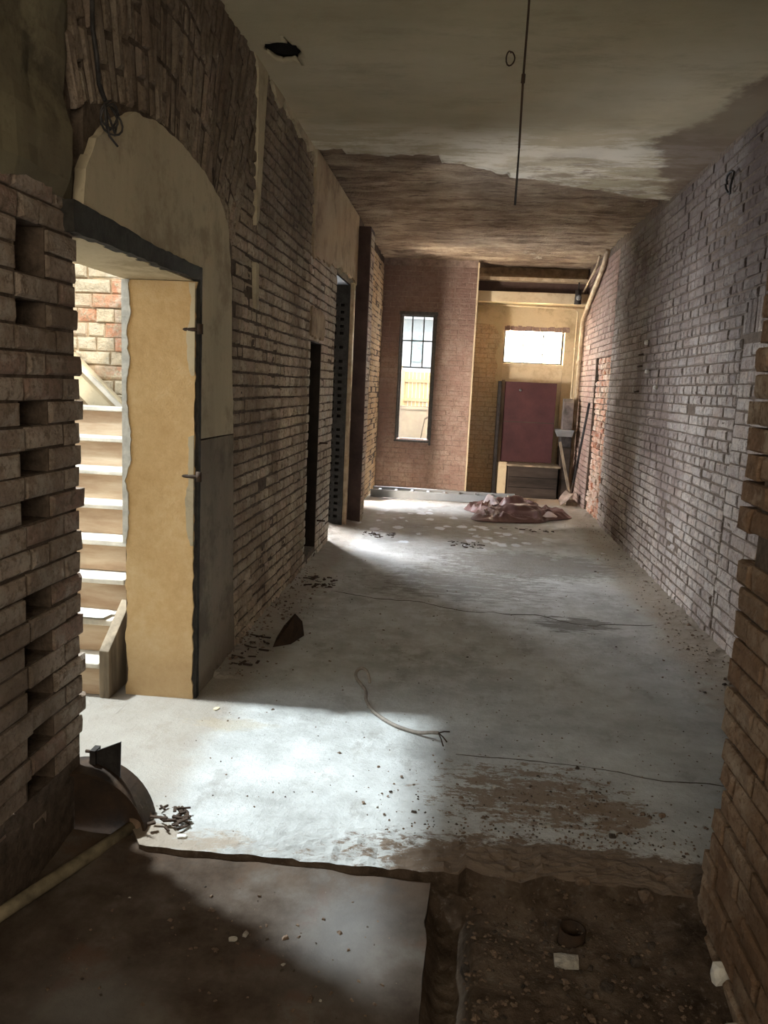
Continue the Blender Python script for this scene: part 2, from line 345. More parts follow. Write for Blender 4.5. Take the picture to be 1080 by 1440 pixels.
def one_brick(mb, P, a, b, c, d, n0, n1, rnd, mi, rough):
    # back ring, front outer ring, front face of 3x3 points with chipped corners
    w = b-a; h = d-c; ch = min(.011, w*.2, h*.2)
    k = len(mb.v); J = lambda s: rnd.uniform(-s, s)
    ring = [(a, c), (b, c), (b, d), (a, d)]
    jr = [(x+J(rough*.35), y+J(rough*.35)) for x, y in ring]
    mb.v += [P(x, y, n0) for x, y in jr]
    lo = n1-rnd.uniform(.3, 1)*min(.012, rough*1.7)
    mb.v += [P(x, y, lo+J(rough*.3)) for x, y in jr]
    ia, ib, ic, id_ = a+ch*rnd.uniform(.5, 1.5), b-ch*rnd.uniform(.5, 1.5), c+ch*rnd.uniform(.4, 1.3), d-ch*rnd.uniform(.4, 1.3)
    mb.v += [P(x, y, n1+J(rough*.5)) for x, y in ((ia, ic), (ib, ic), (ib, id_), (ia, id_))]
    mb.v += [P((ia+ib)/2+J(w*.15), (ic+id_)/2+J(h*.15), n1+J(rough))]
    for i in range(4):
        q = (i+1) % 4
        mb.f += [(k+i, k+q, k+4+q, k+4+i), (k+4+i, k+4+q, k+8+q, k+8+i)]; mb.f.append((k+8+i, k+8+q, k+12)); mb.mi += [mi]*3

def bricks(mb, fr, u0, u1, v0, v1, opens=(), keep=None, course=.072, L=.222, joint=.010, prot=0., rough=.006, seed=1, mi=1, header=.25, missing=.0, n0=-.03, start=0., ragged=0, wob=.0):
    rnd = random.Random(seed); nr = int((v1-v0)/course+1e-6)
    for r in range(nr):
        c = v0+r*course; d = c+course-joint; mid = (c+d)/2
        iv = [(u0, u1)]
        for o in opens:
            if o[2] < mid < o[3]:
                nv = []
                for a, b in iv:
                    if o[1] <= a or o[0] >= b: nv.append((a, b)); continue
                    if a < o[0]: nv.append((a, o[0]))
                    if b > o[1]: nv.append((o[1], b))
                iv = nv
        hrow = rnd.random() < header
        for a0, b0 in iv:
            a = a0; first = True
            while a < b0-.02:
                w = (L/2 if (hrow or rnd.random() < .18) else L)*rnd.uniform(.96, 1.04)
                if first and r % 2: w *= .5
                first = False
                b = min(a+w, b0)
                if b0-b < .05: b = b0
                if b-a > .03 and (keep is None or keep((a+b)/2, mid)) and rnd.random() > missing:
                    ww = noise.noise(Vector((a*1.3, mid*1.3, seed)))*wob
                    n1 = prot+rnd.uniform(-rough, rough)+ww
                    one_brick(mb, fr.p, a+joint/2, b-joint/2, c+noise.noise(Vector((a*.8, c*3, seed)))*.006, d+noise.noise(Vector((b*.8, c*3, seed)))*.006, n0, n1, rnd, mi, rough)
                a = b

def ragged(pts, amp=.012, step=.03, seed=3, closed=True):
    out = []; n = len(pts)
    for i in range(n if closed else n-1):
        a = Vector(pts[i][:2]); b = Vector(pts[(i+1) % n][:2]); flat = len(pts[i]) > 2 and pts[i][2] == 0
        L = (b-a).length; k = 1 if flat else max(1, int(L/step)); nn = Vector((-(b-a).y, (b-a).x)).normalized() if L else Vector((0, 0))
        for j in range(k):
            t = j/k; p = a.lerp(b, t)
            if j or not flat:
                p = p+nn*((noise.noise(Vector((p.x*14, p.y*14, seed)))*1.0+noise.noise(Vector((p.x*45, p.y*45, seed)))*.8)*amp)
            out.append((p.x, p.y))
    return out
def sheet(name, fr, poly, n0, n1, mat, parent=None, hole=None):
    bm = bmesh.new(); vs = [bm.verts.new(fr.p(u, v, n1)) for u, v in poly]; es = [bm.edges.new((vs[i], vs[(i+1) % len(vs)])) for i in range(len(vs))]
    if hole:
        hs = [bm.verts.new(fr.p(u, v, n1)) for u, v in hole]; es += [bm.edges.new((hs[i], hs[(i+1) % len(hs)])) for i in range(len(hs))]
    g = bmesh.ops.triangle_fill(bm, edges=es, use_beauty=True, normal=fr.n)
    faces = list(bm.faces)
    ex = bmesh.ops.extrude_face_region(bm, geom=faces)
    for e in ex['geom']:
        if isinstance(e, bmesh.types.BMVert): e.co += fr.n*(n0-n1)
    bmesh.ops.recalc_face_normals(bm, faces=bm.faces)
    me = bpy.data.meshes.new(name); bm.to_mesh(me); bm.free(); me.materials.append(mat)
    o = bpy.data.objects.new(name, me); C.objects.link(o)
    if parent: o.parent = parent
    return o

XL, XR, H = -1.227, 1.692, 3.304
YB, YA = 11.75, 12.3          # partition with the tall window, back wall of the alcove
# ================================================================= SETTING
# ---- left corridor wall
FL = Fr((XL, 0, 0), (0, 1, 0), (0, 0, 1), (1, 0, 0))
openL = [(2.56, 3.61, -.2, 1.98), (6.42, 6.90, .10, 1.87), (7.60, 8.53, -.1, 2.56), (9.86, 10.45, -.1, 2.56)]
mb = MB(); wall_body(mb, FL, 2.56, YB+.3, -.15, H+.05, openL, .33)
AC, AR = (3.25, .80), 1.70    # centre and radius of the relieving arch
def polar(u, v): return math.hypot(u-AC[0], v-AC[1]), math.degrees(math.atan2(u-AC[0], v-AC[1]))
def keepL(u, v):
    r, t = polar(u, v)
    if u < 4.20 and v < 2.2: return False
    if r < AR+.02 and u < 4.25 and v > 1.9: return False
    if r >= AR and abs(t) < 33 and v > 2.0: return False
    return True
bricks(mb, FL, 2.56, 6.32, .0, H, openL, keepL, seed=11, rough=.0065, header=.6, joint=.013, missing=.004, wob=.007)
def keepV(u, v): return v > 2.6 or u < 8.9
bricks(mb, FL, 6.32, 8.75, .0, 2.62, openL, None, seed=12, rough=.005, header=.4, joint=.012, mi=2, prot=-.004)
bricks(mb, FL, 8.75, YB, .0, H, openL, None, seed=13, rough=.004, header=.2, mi=3, prot=-.007, joint=.006)
rnd = random.Random(5)        # voussoirs of the arch, bricks on end in rings
t = -33.0
while t < 32.8:
    dt = math.degrees(rnd.uniform(.060, .074)/(AR+.35)); R0 = AR+rnd.uniform(-.0, .012)
    def Pp(a, b, n):
        th = math.radians(a); return FL.p(AC[0]+math.sin(th)*b, AC[1]+math.cos(th)*b, n)
    first = True
    while True:
        Lb = rnd.choice([.11, .215, .215, .22]) if first else rnd.choice([.11, .215, .22, .22]); first = False
        R1 = R0+Lb*rnd.uniform(.95, 1.05); tm = math.radians(t+dt/2)
        um = AC[0]+math.sin(tm)*(R0+.05)
        if AC[1]+math.cos(tm)*R0 > H-.03: break
        R1c = min(R1, (H-AC[1])/math.cos(tm))
        if um > 2.50:
            k = len(mb.v); a, b, c, d = t+dt*.06, t+dt*.94, R0+.004, R1c-.006; n1 = rnd.uniform(-.008, .007); J = lambda s: rnd.uniform(-s, s); e = dt*.16
            mb.v += [Pp(a, c, -.03), Pp(b, c, -.03), Pp(b, d, -.03), Pp(a, d, -.03)]
            mb.v += [Pp(a+J(dt*.08), c, n1-.010), Pp(b+J(dt*.08), c, n1-.010), Pp(b+J(dt*.08), d, n1-.010), Pp(a+J(dt*.08), d, n1-.010)]
            mb.v += [Pp(a+e, c+.010, n1+J(.004)), Pp(b-e, c+.010, n1+J(.004)), Pp(b-e, d-.010, n1+J(.004)), Pp(a+e, d-.010, n1+J(.004)), Pp((a+b)/2, (c+d)/2+J(.03), n1+J(.007))]
            for i in range(4):
                q = (i+1) % 4; mb.f += [(k+i, k+q, k+4+q, k+4+i), (k+4+i, k+4+q, k+8+q, k+8+i), (k+8+i, k+8+q, k+12)]; mb.mi += [1]*3
        R0 = R1+.006
    t += dt
wl = st(mb.build('wall_left', [M['mortar'], M['brick_left'], M['brick_pale'], M['brick_ochre']]))
# plaster inside the arch (with the doorway cut out of it) and the darker band below
arch = [(3.645, 1.26, 0), (4.20, 1.255), (4.15, 1.6), (4.125, 2.02), (4.05, 2.29), (3.90, 2.395), (3.64, 2.455), (3.33, 2.490), (3.10, 2.485), (2.91, 2.455), (2.71, 2.37), (2.60, 2.28), (2.52, 2.17), (2.50, 2.02, 0), (3.645, 2.02, 0)]
tag(sheet('plaster_coat', FL, ragged(arch, .012, .03), -.02, .016, M['coat'], wl), 'pale beige plaster filling the arch over the doorway')
dado = [(3.645, -.02, 0), (4.30, -.02), (4.24, .5), (4.205, 1.25, 0), (3.645, 1.25, 0)]
tag(sheet('plaster_dado', FL, ragged(dado, .012, .03, 4), -.02, .014, M['dado'], wl), 'darker grey lower band of plaster')
# chases in the brickwork, one filled with plaster
chase = [(4.60, 2.40), (4.66, 2.45), (4.72, 2.80), (4.80, 3.30, 0), (4.46, 3.30), (4.58, 3.22), (4.60, 2.9)]
tag(sheet('chase_plaster', FL, ragged(chase, .008, .03, 8), -.02, .013, M['coat'], wl), 'strip of plaster filling a vertical chase')
tag(sheet('chase_plaster', FL, ragged([(4.63, 1.95), (4.68, 1.96), (4.67, 2.2), (4.60, 2.2)], .006, .03, 9), -.02, .014, M['coat'], wl))
cv = [(4.66, 3.30, 0)]; 
for i in range(14): cv.append((4.9+i*.105, 3.28-.05*abs(math.sin(i*1.9))-.03*(i % 3)))
cv += [(6.34, 3.12), (6.34, 3.30, 0)]
tag(sheet('cornice_plaster', FL, ragged(cv, .02, .04, 10), -.02, .015, M['coat'], wl), 'torn plaster edge left along the ceiling')
rd = [(6.33, 2.50), (7.1, 2.56), (7.55, 2.60), (8.60, 2.62), (8.84, 2.60, 0), (8.84, 3.30, 0), (6.32, 3.30, 0)]
tag(sheet('lintel_render', FL, ragged(rd, .03, .05, 12), -.02, .012, M['render_tan'], wl), 'tan crumbling render above the tall doorway')
tag(sheet('render_patch', FL, ragged([(6.34, 1.90), (6.92, 1.90), (6.95, 2.08), (6.72, 2.14), (6.34, 2.12)], .02, .03, 14), -.02, .012, M['render_tan'], wl))
mb = MB(); mb.box(XL-.27, XL-.24, 6.40, 6.92, .0, 1.9); mb.box(XL-.24, XL-.012, 6.892, 6.903, .1, 1.87); mb.box(XL-.24, XL-.012, 6.42, 6.90, 1.862, 1.872)  # near-black sheets stand in for the shade inside the opening
tag(mb.build('niche_shade', plain('niche shade black', (.035, .026, .020), .9), wl), 'dark sheets painting the shade in the narrow opening')
# yellow plaster on the far reveal of the doorway and on its soffit
FR = Fr((XL, 3.61, 0), (-1, 0, 0), (0, 0, 1), (0, -1, 0))
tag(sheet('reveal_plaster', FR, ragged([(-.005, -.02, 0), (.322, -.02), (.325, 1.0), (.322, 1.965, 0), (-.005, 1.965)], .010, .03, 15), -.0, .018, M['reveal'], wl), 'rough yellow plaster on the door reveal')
FS = Fr((XL, 2.56, 1.98), (-1, 0, 0), (0, 1, 0), (0, 0, -1))
tag(sheet('soffit_plaster', FS, [(.01, 0), (.33, 0), (.33, 1.045), (.01, 1.045)], 0, .012, M['soffit'], wl), 'cream plaster under the lintel')
ed = [(.318, .75, 0), (.335, .75, 0), (.335, 1.965, 0), (.30, 1.965), (.295, 1.80), (.312, 1.74), (.300, 1.60), (.316, 1.45), (.30, 1.32), (.296, 1.15), (.315, 1.05), (.312, .9)]
tag(sheet('broken_plaster_edge', FR, ragged(ed, .010, .018, 21), 0, .026, M['white_chip'], wl), 'white broken edge of the reveal plaster')
for q, pts in enumerate(([(-.006, 1.96, 0), (.02, 1.96), (.014, 1.80), (.035, 1.72), (.03, 1.62), (.008, 1.55), (-.006, 1.55, 0)], [(-.006, 1.28, 0), (.018, 1.27), (.022, 1.05), (.03, .98), (.026, .84), (.006, .76), (-.006, .76, 0)])):
    sheet('broken_plaster_edge', FR, ragged(pts, .008, .018, 22+q), 0, .024, M['cream'] if q == 0 else M['coat'], wl)
# dark edging round the opening
st(sheet('trim_1', FL, ragged([(3.604, -.01, 0), (3.642, -.01), (3.640, 2.03, 0), (3.604, 2.03)], .005, .03, 31), -.02, .022, M['bitumen']))
st(sheet('trim_2', FL, ragged([(2.43, 1.965), (3.60, 1.972, 0), (3.64, 2.03), (3.1, 2.035), (2.43, 2.06)], .006, .03, 32), -.02, .021, M['bitumen']))

# ---- near left wall (broken pier) with header pockets
XP = -1.24
FP = Fr((XP, 0, 0), (0, 1, 0), (0, 0, 1), (1, 0, 0))
cz = .0715
holes_z = [1.952, 1.82, 1.675, 1.39, 1.247, 1.104, .818, .675, .532, .389, .246]
rowz = [.03+i*cz for i in range(29)]
hopen = []
for hz in holes_z:
    c = min(rowz, key=lambda z: abs(z+cz/2-hz)); hopen.append((2.165, 2.325, c-.004, c+cz-.004))
mb = MB(); wall_body(mb, FP, -1.5, 2.50, -.15, H+.05, hopen, .42, -.008)
rnd = random.Random(31)
for r, c in enumerate(rowz):
    hm = [o for o in hopen if o[2] < c+.03 < o[3]]
    end = 2.50+(rnd.uniform(.022, .048) if r % 2 else rnd.uniform(.0, .030))+(.0 if c < 1.6 else -.02)
    if c < .25: end -= .03
    segs = []; a = end; k = 0
    lens = [.225-.0, .11, .225, .225, .11, .225]*4 if r % 2 else [.11, .225, .225, .11, .225]*4
    if hm: segs = [(2.325, end)]; a = 2.165
    for Lb in lens:
        b = a-Lb*rnd.uniform(.94, 1.06)
        if b < -.2: break
        segs.append((b, a)); a = b
    for (b, a) in segs:
        n1 = rnd.uniform(.0, .007)-(.03*max(0, .32-c)/.32*rnd.uniform(.6, 1.3))
        one_brick(mb, FP.p, b+.005, a-.005, c+rnd.uniform(-.002, .002), c+cz-.009, -.12, n1, rnd, 1, .005)
wn = st(mb.build('wall_near_left', [M['mortar_dark'], M['brick_near']]))
mb = MB()                     # backs of the pockets, far end brick face of the pier
nu, nv = 40, 26               # old dark render over the upper part, uneven grid
for i in range(nu):
    for j in range(nv):
        def q(i, j):
            u = .3+(2.47-.3)*i/nu; v = 2.06+(H-2.06)*j/nv
            edge = noise.noise(Vector((v*9, 1, 2)))*.03 if i == nu else 0
            low = noise.noise(Vector((u*7, 5, 2)))*.05 if j == 0 else 0
            return FP.p(u+edge, v+low, .018+.030*noise.fractal(Vector((u*4, v*4, 7)), 1, 2, 4)-(.02 if i == nu or j == 0 else 0))
        mb.quad(q(i, j), q(i+1, j), q(i+1, j+1), q(i, j+1))
tag(mb.build('dark_render', M['render_dark'], wn, True), 'lumpy dark render on the top of the near wall')

# ---- right corridor wall
FRt = Fr((XR, 0, 0), (0, 1, 0), (0, 0, 1), (-1, 0, 0))
rec = (9.78, 10.85, -.2, 2.03); blk = (3.9, 5.24, -.2, 1.95)
mb = MB(); wall_body(mb, FRt, 2.3, YA+.4, -.15, H+.05, [rec], .35)
mb.quad(FRt.p(rec[0], 0, -.055), FRt.p(rec[1], 0, -.055), FRt.p(rec[1], rec[3], -.055), FRt.p(rec[0], rec[3], -.055))
def keepR(u, v): return not (3.86 < u < 5.26 and 1.94 < v < 2.17)
bricks(mb, FRt, 2.3, 9.78, 0, H, [rec, blk], keepR, seed=21, rough=.0055, header=.4, joint=.012, missing=.004, wob=.008)
bricks(mb, FRt, 9.78, YA, 0, H, [rec], None, seed=23, rough=.004, header=.3, mi=3, wob=.005)
bricks(mb, FRt, blk[0], blk[1], 0, 1.95, (), None, seed=24, rough=.005, header=.2, prot=-.002, L=.26, course=.083)
bricks(mb, FRt, rec[0], rec[1], 0, 2.02, (), None, seed=25, rough=.014, header=.4, prot=-.032, mi=2, n0=-.08, L=.2)
rnd = random.Random(26); u = 3.88
while u < 5.24:
    one_brick(mb, FRt.p, u+.004, u+.068, 1.955, 2.165, -.03, rnd.uniform(-.004, .006), rnd, 1, .006); u += .074
wr = st(mb.build('wall_right', [M['mortar'], M['brick_right'], M['brick_red'], M['brick_back']]))
# brick jamb crumbs at the recess edge
# ---- near right wall, broken end
XN = .83
FN = Fr((XN, 0, 0), (0, 1, 0), (0, 0, 1), (-1, 0, 0))
mb = MB(); wall_body(mb, FN, -1.5, 2.28, -.2, H+.05, [], .92, -.008)
rnd = random.Random(41); rows = int((H+.1)/.0755)
for r in range(rows):
    c = -.1+r*.0755; end = 2.33+.03*math.sin(r*.8)+(rnd.uniform(.0, .035) if r % 2 else rnd.uniform(-.02, .012))+.09*max(0, c-.6)/.6*.7
    if c > 1.3: end = 2.33+.10+rnd.uniform(-.03, .03)
    a = end; ln = [.11, .225, .225] if r % 2 else [.225, .225, .11]
    for i in range(12):
        Lb = ln[i % 3]*rnd.uniform(.93, 1.07); b = a-Lb
        if b < .6: break
        black = (1.09 < c < 1.2 and 2.28 < (a+b)/2 < 2.46)
        if not (1.10 < c < 1.17 and i == 0):
            n1 = rnd.uniform(.0, .010)+(.02*max(0, .5-c))
            one_brick(mb, FN.p, b+.006, a-.006, c+rnd.uniform(-.003, .003), c+.0755-.010, -.12, n1, rnd, 1, .006)
        a = b
    # bricks seen on the broken end face
    x = .80
    for i in range(6):
        w = rnd.choice([.11, .22]); e = end-.03-rnd.uniform(0, .06)
        mb.box(XN+.02+i*.14, XN+.02+i*.14+.125, e-.12, e, c, c+.062, 1, .006)
st(mb.build('wall_near_right', [M['mortar_dark'], M['brick_near_right'], M['white_chip']]))

# ---- partition at the back with the tall window, and its return
FB = Fr((0, YB, 0), (1, 0, 0), (0, 0, 1), (0, -1, 0))
w1 = (-.955, -.462, .755, 2.57)
mb = MB(); wall_body(mb, FB, XL-.05, .105, -.15, H+.05, [w1], .26, -.008)
bricks(mb, FB, XL, .10, 0, H, [w1], None, seed=51, rough=.003, header=.15, joint=.006, prot=-.003)
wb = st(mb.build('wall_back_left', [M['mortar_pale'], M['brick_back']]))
tag(sheet('corner_plaster', Fr((.105, YB-.004, 0), (0, 1, 0), (0, 0, 1), (1, 0, 0)), ragged([(0, 0, 0), (.6, 0, 0), (.6, H, 0), (0, H)], .004, .05, 3), -.01, .012, M['cream'], wb), 'pale plastered corner')
FA = Fr((0, YA, 0), (1, 0, 0), (0, 0, 1), (0, -1, 0))
w2 = (.55, 1.44, 0.0, 2.475)
mb = MB(); wall_body(mb, FA, .0, XR+.35, -.15, H+.05, [w2], .36, -.006)
bricks(mb, FA, .1, XR, 0, H, [w2], None, seed=52, rough=.004, header=.15, joint=.007, prot=0)
wa = st(mb.build('wall_back_right', [M['mortar_ochre'], M['brick_ochre']]))
band = ragged([(.12, 2.52), (.40, 2.50), (.50, 2.30), (.43, 2.05), (.49, 1.9), (.44, 1.75), (.50, 1.6), (.55, 1.5, 0), (.55, 2.49, 0), (1.44, 2.49, 0), (1.44, 1.0, 0), (1.68, 1.0, 0), (1.68, 2.78, 0), (.12, 2.78, 0)], .012, .03, 19)
tag(sheet('wall_plaster', FA, band, -.01, .012, M['soffit'], wa), 'cream plaster around the high window')

# ---- pilaster and timber jamb between the left doorways
mb = MB(); mb.box(XL-.02, -1.085, 8.86, 9.20, -.02, 3.21)
pl = st(mb.build('pilaster', M['brown_paint'])); bev(pl, .008)
FQ = Fr((-1.085, 0, 0), (0, 1, 0), (0, 0, 1), (1, 0, 0)); mb = MB(); bricks(mb, FQ, 8.89, 9.20, 0, 3.2, seed=55, rough=.005, n0=-.01, prot=.006, mi=0)
pf = mb.build('brick_face', [M['brick_pale']], pl); tag(pf, 'paler brick side of the pilaster')
mb = MB(); mb.box(XL-.12, XL+.03, 8.535, 8.63, -.02, 2.58); 
o = st(mb.build('trim_3', M['pipe_paint'])); bev(o, .006)
mb = MB(); mb.box(XL-.32, XL-.02, 7.60, 8.53, 2.545, 2.565); st(mb.build('shade_strip', M['shade_seam']))  # black strip paints the shade under the door head
# hollow blocks lining the far side of the tall doorway
mb = MB(); FH = Fr((XL-.01, 8.53, 0), (-1, 0, 0), (0, 0, 1), (0, -1, 0))
hs = []; rnd = random.Random(60); z = .10
while z < 2.40:
    if rnd.random() > .14:
        for u in (.05, .125, .20): hs.append((u, u+.045, z, z+.032))
    z += .072
wall_body(mb, FH, 0, .30, 0, 2.555, hs, .0, .05); 
mb.v = mb.v; o = mb.build('hollow_blocks', [plain('dark hollow block', (.045, .045, .043), .9, 0, .3, 20, .5, .004)], wl)
tag(o, 'dark perforated blocks lining the doorway')
mb = MB(); mb.box(XL-.32, XL-.011, 8.515, 8.528, 0, 2.555); mb.build('block_shade', M['shade_seam'], o)  # black plate stands in for the shade inside the block holes

# ---- ceiling: rough bare part as a relief grid, plaster coat towards the viewer
mb = MB(); nx, ny = 70, 230; x0, x1, y0, y1 = XL-.1, XR+.1, 5.6, YA+.1
k = 0
for j in range(ny+1):
    for i in range(nx+1):
        x = x0+(x1-x0)*i/nx; y = y0+(y1-y0)*j/ny
        h = noise.fractal(Vector((x*1.6, y*6.5, 3)), 1, 2, 6)*.030+noise.fractal(Vector((x*5, y*16, 8)), 1, 2, 3)*.012
        mb.v.append((x, y, H+.026-h))
for j in range(ny):
    for i in range(nx):
        a = j*(nx+1)+i; mb.f.append((a, a+1, a+nx+2, a+nx+1)); mb.mi.append(0)
mb.box(XL-2.9, XR+.5, 5.05, YA+.45, H+.06, H+.3); mb.box(-1.60, XR+.5, -1.6, 5.05, H+.06, H+.3)
cl = st(mb.build('ceiling', M['ceil_rough'], None, True))
def bound(x):                 # where the plaster coat ends
    b = 6.22 if x < -1.0 else (6.36 if x < -.3 else 6.55+.2*min(1, max(0, (x+.3)/.5)))
    if x > .25: b = 6.9+.5*(x-.25)
    return b+.10*noise.fractal(Vector((x*3.2, 1, 4)), 1, 2, 5)
nx, ny = 130, 300; mb = MB(); hx, hy = -1.06, 4.50; inside = set()
for j in range(ny+1):
    for i in range(nx+1):
        x = XL-.05+(XR-XL+.1)*i/nx; y = -1.5+(bound(x)+.03*noise.noise(Vector((x*17, 3, 1)))+1.5)*j/ny
        rx, ry = (x-hx)/1.15, (y-hy)/1.35; d = math.hypot(rx, ry); rad = .085+.018*noise.noise(Vector((rx*14, ry*14, 1)))
        if d < rad+.008:
            if d < rad-.016: inside.add(len(mb.v))
            f = rad/max(d, 1e-4); x, y = hx+rx*f*1.15, hy+ry*f*1.35
        mb.v.append((x, y, H-.014+.007*noise.fractal(Vector((x*1.5, y*1.5, 2)), 1, 2, 3)-(.012 if j == ny else 0)))
for j in range(ny):
    for i in range(nx):
        a = j*(nx+1)+i; q = (a, a+1, a+nx+2, a+nx+1)
        if any(v in inside for v in q): continue
        mb.f.append(q); mb.mi.append(0)
cp = mb.build('plaster_coat', M['ceil_plaster'], cl, True); m = cp.modifiers.new('thick', 'SOLIDIFY'); m.thickness = .022
tag(cp, 'smooth stained plaster on the near half of the ceiling')
mb = MB(); mb.tube([(hx, hy, H-.004), (hx, hy, H+.055)], [.125, .10], 18); mb.build('hole_shade', M['shade_seam'], cl)  # near-black cup paints the darkness inside the ceiling hole
mb = MB(); rnd = random.Random(70)
for i in range(9):            # marks where something was fixed in a row
    y = 4.55+i*.27; x = .165+.012*i+rnd.uniform(-.01, .01)
    mb.hexa([(x+q[0]*.008*rnd.uniform(.6, 1.5), y+q[1]*.03*rnd.uniform(.4, 1.3), H-.012-(.006 if q[2] < 0 else -.004)) for q in ((-1, -1, -1), (1, -1, -1), (1, 1, -1), (-1, 1, -1), (-1, -1, 1), (1, -1, 1), (1, 1, 1), (-1, 1, 1))])
mb.build('fixing_marks', M['rust'], cl)

# ---- floors
mb = MB(); nx, ny = 150, 420; fx0, fx1, fy0, fy1 = -1.6, 2.1, 2.372, YA+.4
def fedge(x): return 2.372+.16*max(0, min(1, (-.98-x)/.12))+.014*noise.noise(Vector((x*9, 0, 3)))+(.05*noise.fractal(Vector((x*6, 2, 3)), 1, 2, 4)+.02 if x > .1 else 0)
for j in range(ny+1):
    for i in range(nx+1):
        x = fx0+(fx1-fx0)*i/nx; e = fedge(x); t = j/ny; y = e+(fy1-e)*t**1.35
        z = .0025*noise.fractal(Vector((x*3, y*3, 5)), 1, 2, 4)
        dirt = math.exp(-((x-.35)/.85)**2-((y-2.46)/.16)**2); z += dirt*.014*(1+1.3*noise.fractal(Vector((x*24, y*24, 6)), 1, 2, 5))
        dR = max(0, 1-(XR-x)/(.30+.12*noise.noise(Vector((y*1.5, 3, 1))))); dL = max(0, 1-(x-XL)/(.20+.1*noise.noise(Vector((y*2, 7, 1))))) if y > 3.9 else 0
        z += (dR*.022+dL*.022)*(1+.5*noise.fractal(Vector((x*12, y*12, 9)), 1, 2, 3))
        mb.v.append((x, y, z))
for j in range(ny):
    for i in range(nx):
        a = j*(nx+1)+i; mb.f.append((a, a+1, a+nx+2, a+nx+1)); mb.mi.append(0)
for i in range(nx):           # broken front edge
    x = fx0+(fx1-fx0)*i/nx; xb = fx0+(fx1-fx0)*(i+1)/nx; a = mb.v[i]; b = mb.v[i+1]
    mb.quad(a, b, (b[0], b[1]-.02, -.2), (a[0], a[1]-.02, -.2), 1)
fl = st(mb.build('floor', [M['floor'], M['dirt']]))
mb = MB(); rnd = random.Random(3)   # hairline cracks and saw joint
def crack(p0, p1, w, wig, n):
    prev = None
    for i in range(n+1):
        t = i/n; x = p0[0]+(p1[0]-p0[0])*t; y = p0[1]+(p1[1]-p0[1])*t+wig*noise.fractal(Vector((x*2.5, 4, w*90)), 1, 2, 5)
        q = (x, y)
        if prev: mb.bar((*prev, .001), (*q, .001), w*.55*rnd.uniform(.3, 1.2), .0035)
        prev = q
crack((.06, 3.28), (1.25, 3.16), .006, .05, 46); crack((-.9, 5.75), (1.0, 5.40), .009, .10, 60); crack((1.0, 5.40), (1.55, 5.52), .006, .05, 14)
mb.build('crack', plain('crack filled with dust', (.13, .11, .09), .95), fl)
mb = MB(); nx, ny = 60, 90    # smooth lower slab
for j in range(ny+1):
    for i in range(nx+1):
        x = -1.75+(-.015+1.75)*i/nx; y = -1.5+3.95*j/ny
        if i == nx: x += .012*noise.fractal(Vector((y*7, 0, 0)), 1, 2, 4)
        mb.v.append((x, y, -.036+.004*noise.fractal(Vector((x*3, y*3, 1)), 1, 2, 4)+.034*math.exp(-((y-2.40)/.10)**2)*(.6+.6*noise.noise(Vector((x*6, y*6, 0))))))
for j in range(ny):
    for i in range(nx):
        a = j*(nx+1)+i; mb.f.append((a, a+1, a+nx+2, a+nx+1)); mb.mi.append(0)
for j in range(ny):
    a = mb.v[j*(nx+1)+nx]; b = mb.v[(j+1)*(nx+1)+nx]; mb.quad(a, b, (b[0], b[1], -.25), (a[0], a[1], -.25))
st(mb.build('floor_lower_slab', M['slab'], None, True))
mb = MB(); nx, ny = 130, 190; PH = (.425, 2.245)  # bare ground right of the slab, with the open pipe in it
for j in range(ny+1):
    for i in range(nx+1):
        x = -.06+1.1*i/nx; y = .8+1.75*j/ny
        z = -.085+.022*noise.fractal(Vector((x*5, y*5, 2)), 1, 2, 6)+.007*noise.fractal(Vector((x*26, y*26, 2)), 1, 2, 3)
        z -= .085*math.exp(-((x-.055)/.055)**4)*(1 if y < 2.33 else 0)
        z += .075*math.exp(-((y-2.42)/.08)**2)*(.7+.6*noise.noise(Vector((x*7, 1, 1))))
        z += .07*max(0, (x-.66)/.2)*max(0, min(1, (y-1.9)/.4))
        if math.hypot(x-PH[0], y-PH[1]) < .038: z = -.22
        mb.v.append((x, y, z))
for j in range(ny):
    for i in range(nx):
        a = j*(nx+1)+i; mb.f.append((a, a+1, a+nx+2, a+nx+1)); mb.mi.append(0)
st(mb.build('floor_bare_ground', M['dirt'], None, True))
mb = MB(); mb.box(-.3, 1.8, -1.6, 2.6, -.5, -.3); st(mb.build('floor_subsoil', M['dirt']))
# ---- rear of the room behind the viewer
mb = MB(); mb.box(-1.7, 1.8, -1.75, -1.5, -.3, H+.1); st(mb.build('wall_rear', M['render_dark']))
# ---- side room behind the left openings
mb = MB(); mb.box(-3.8, XL-.33, 5.05, 11.9, -.2, -.002); st(mb.build('floor_side_room', M['dirt']))
mb = MB(); mb.box(-4.0, -3.8, 5.05, 11.9, -.2, H+.1); mb.box(-4.0, XL-.33, 5.05, 5.12, -.2, H+.1); mb.box(-4.0, XL-.33, 11.9, 12.0, -.2, H+.1)
st(mb.build('wall_side_room', M['render_dark']))

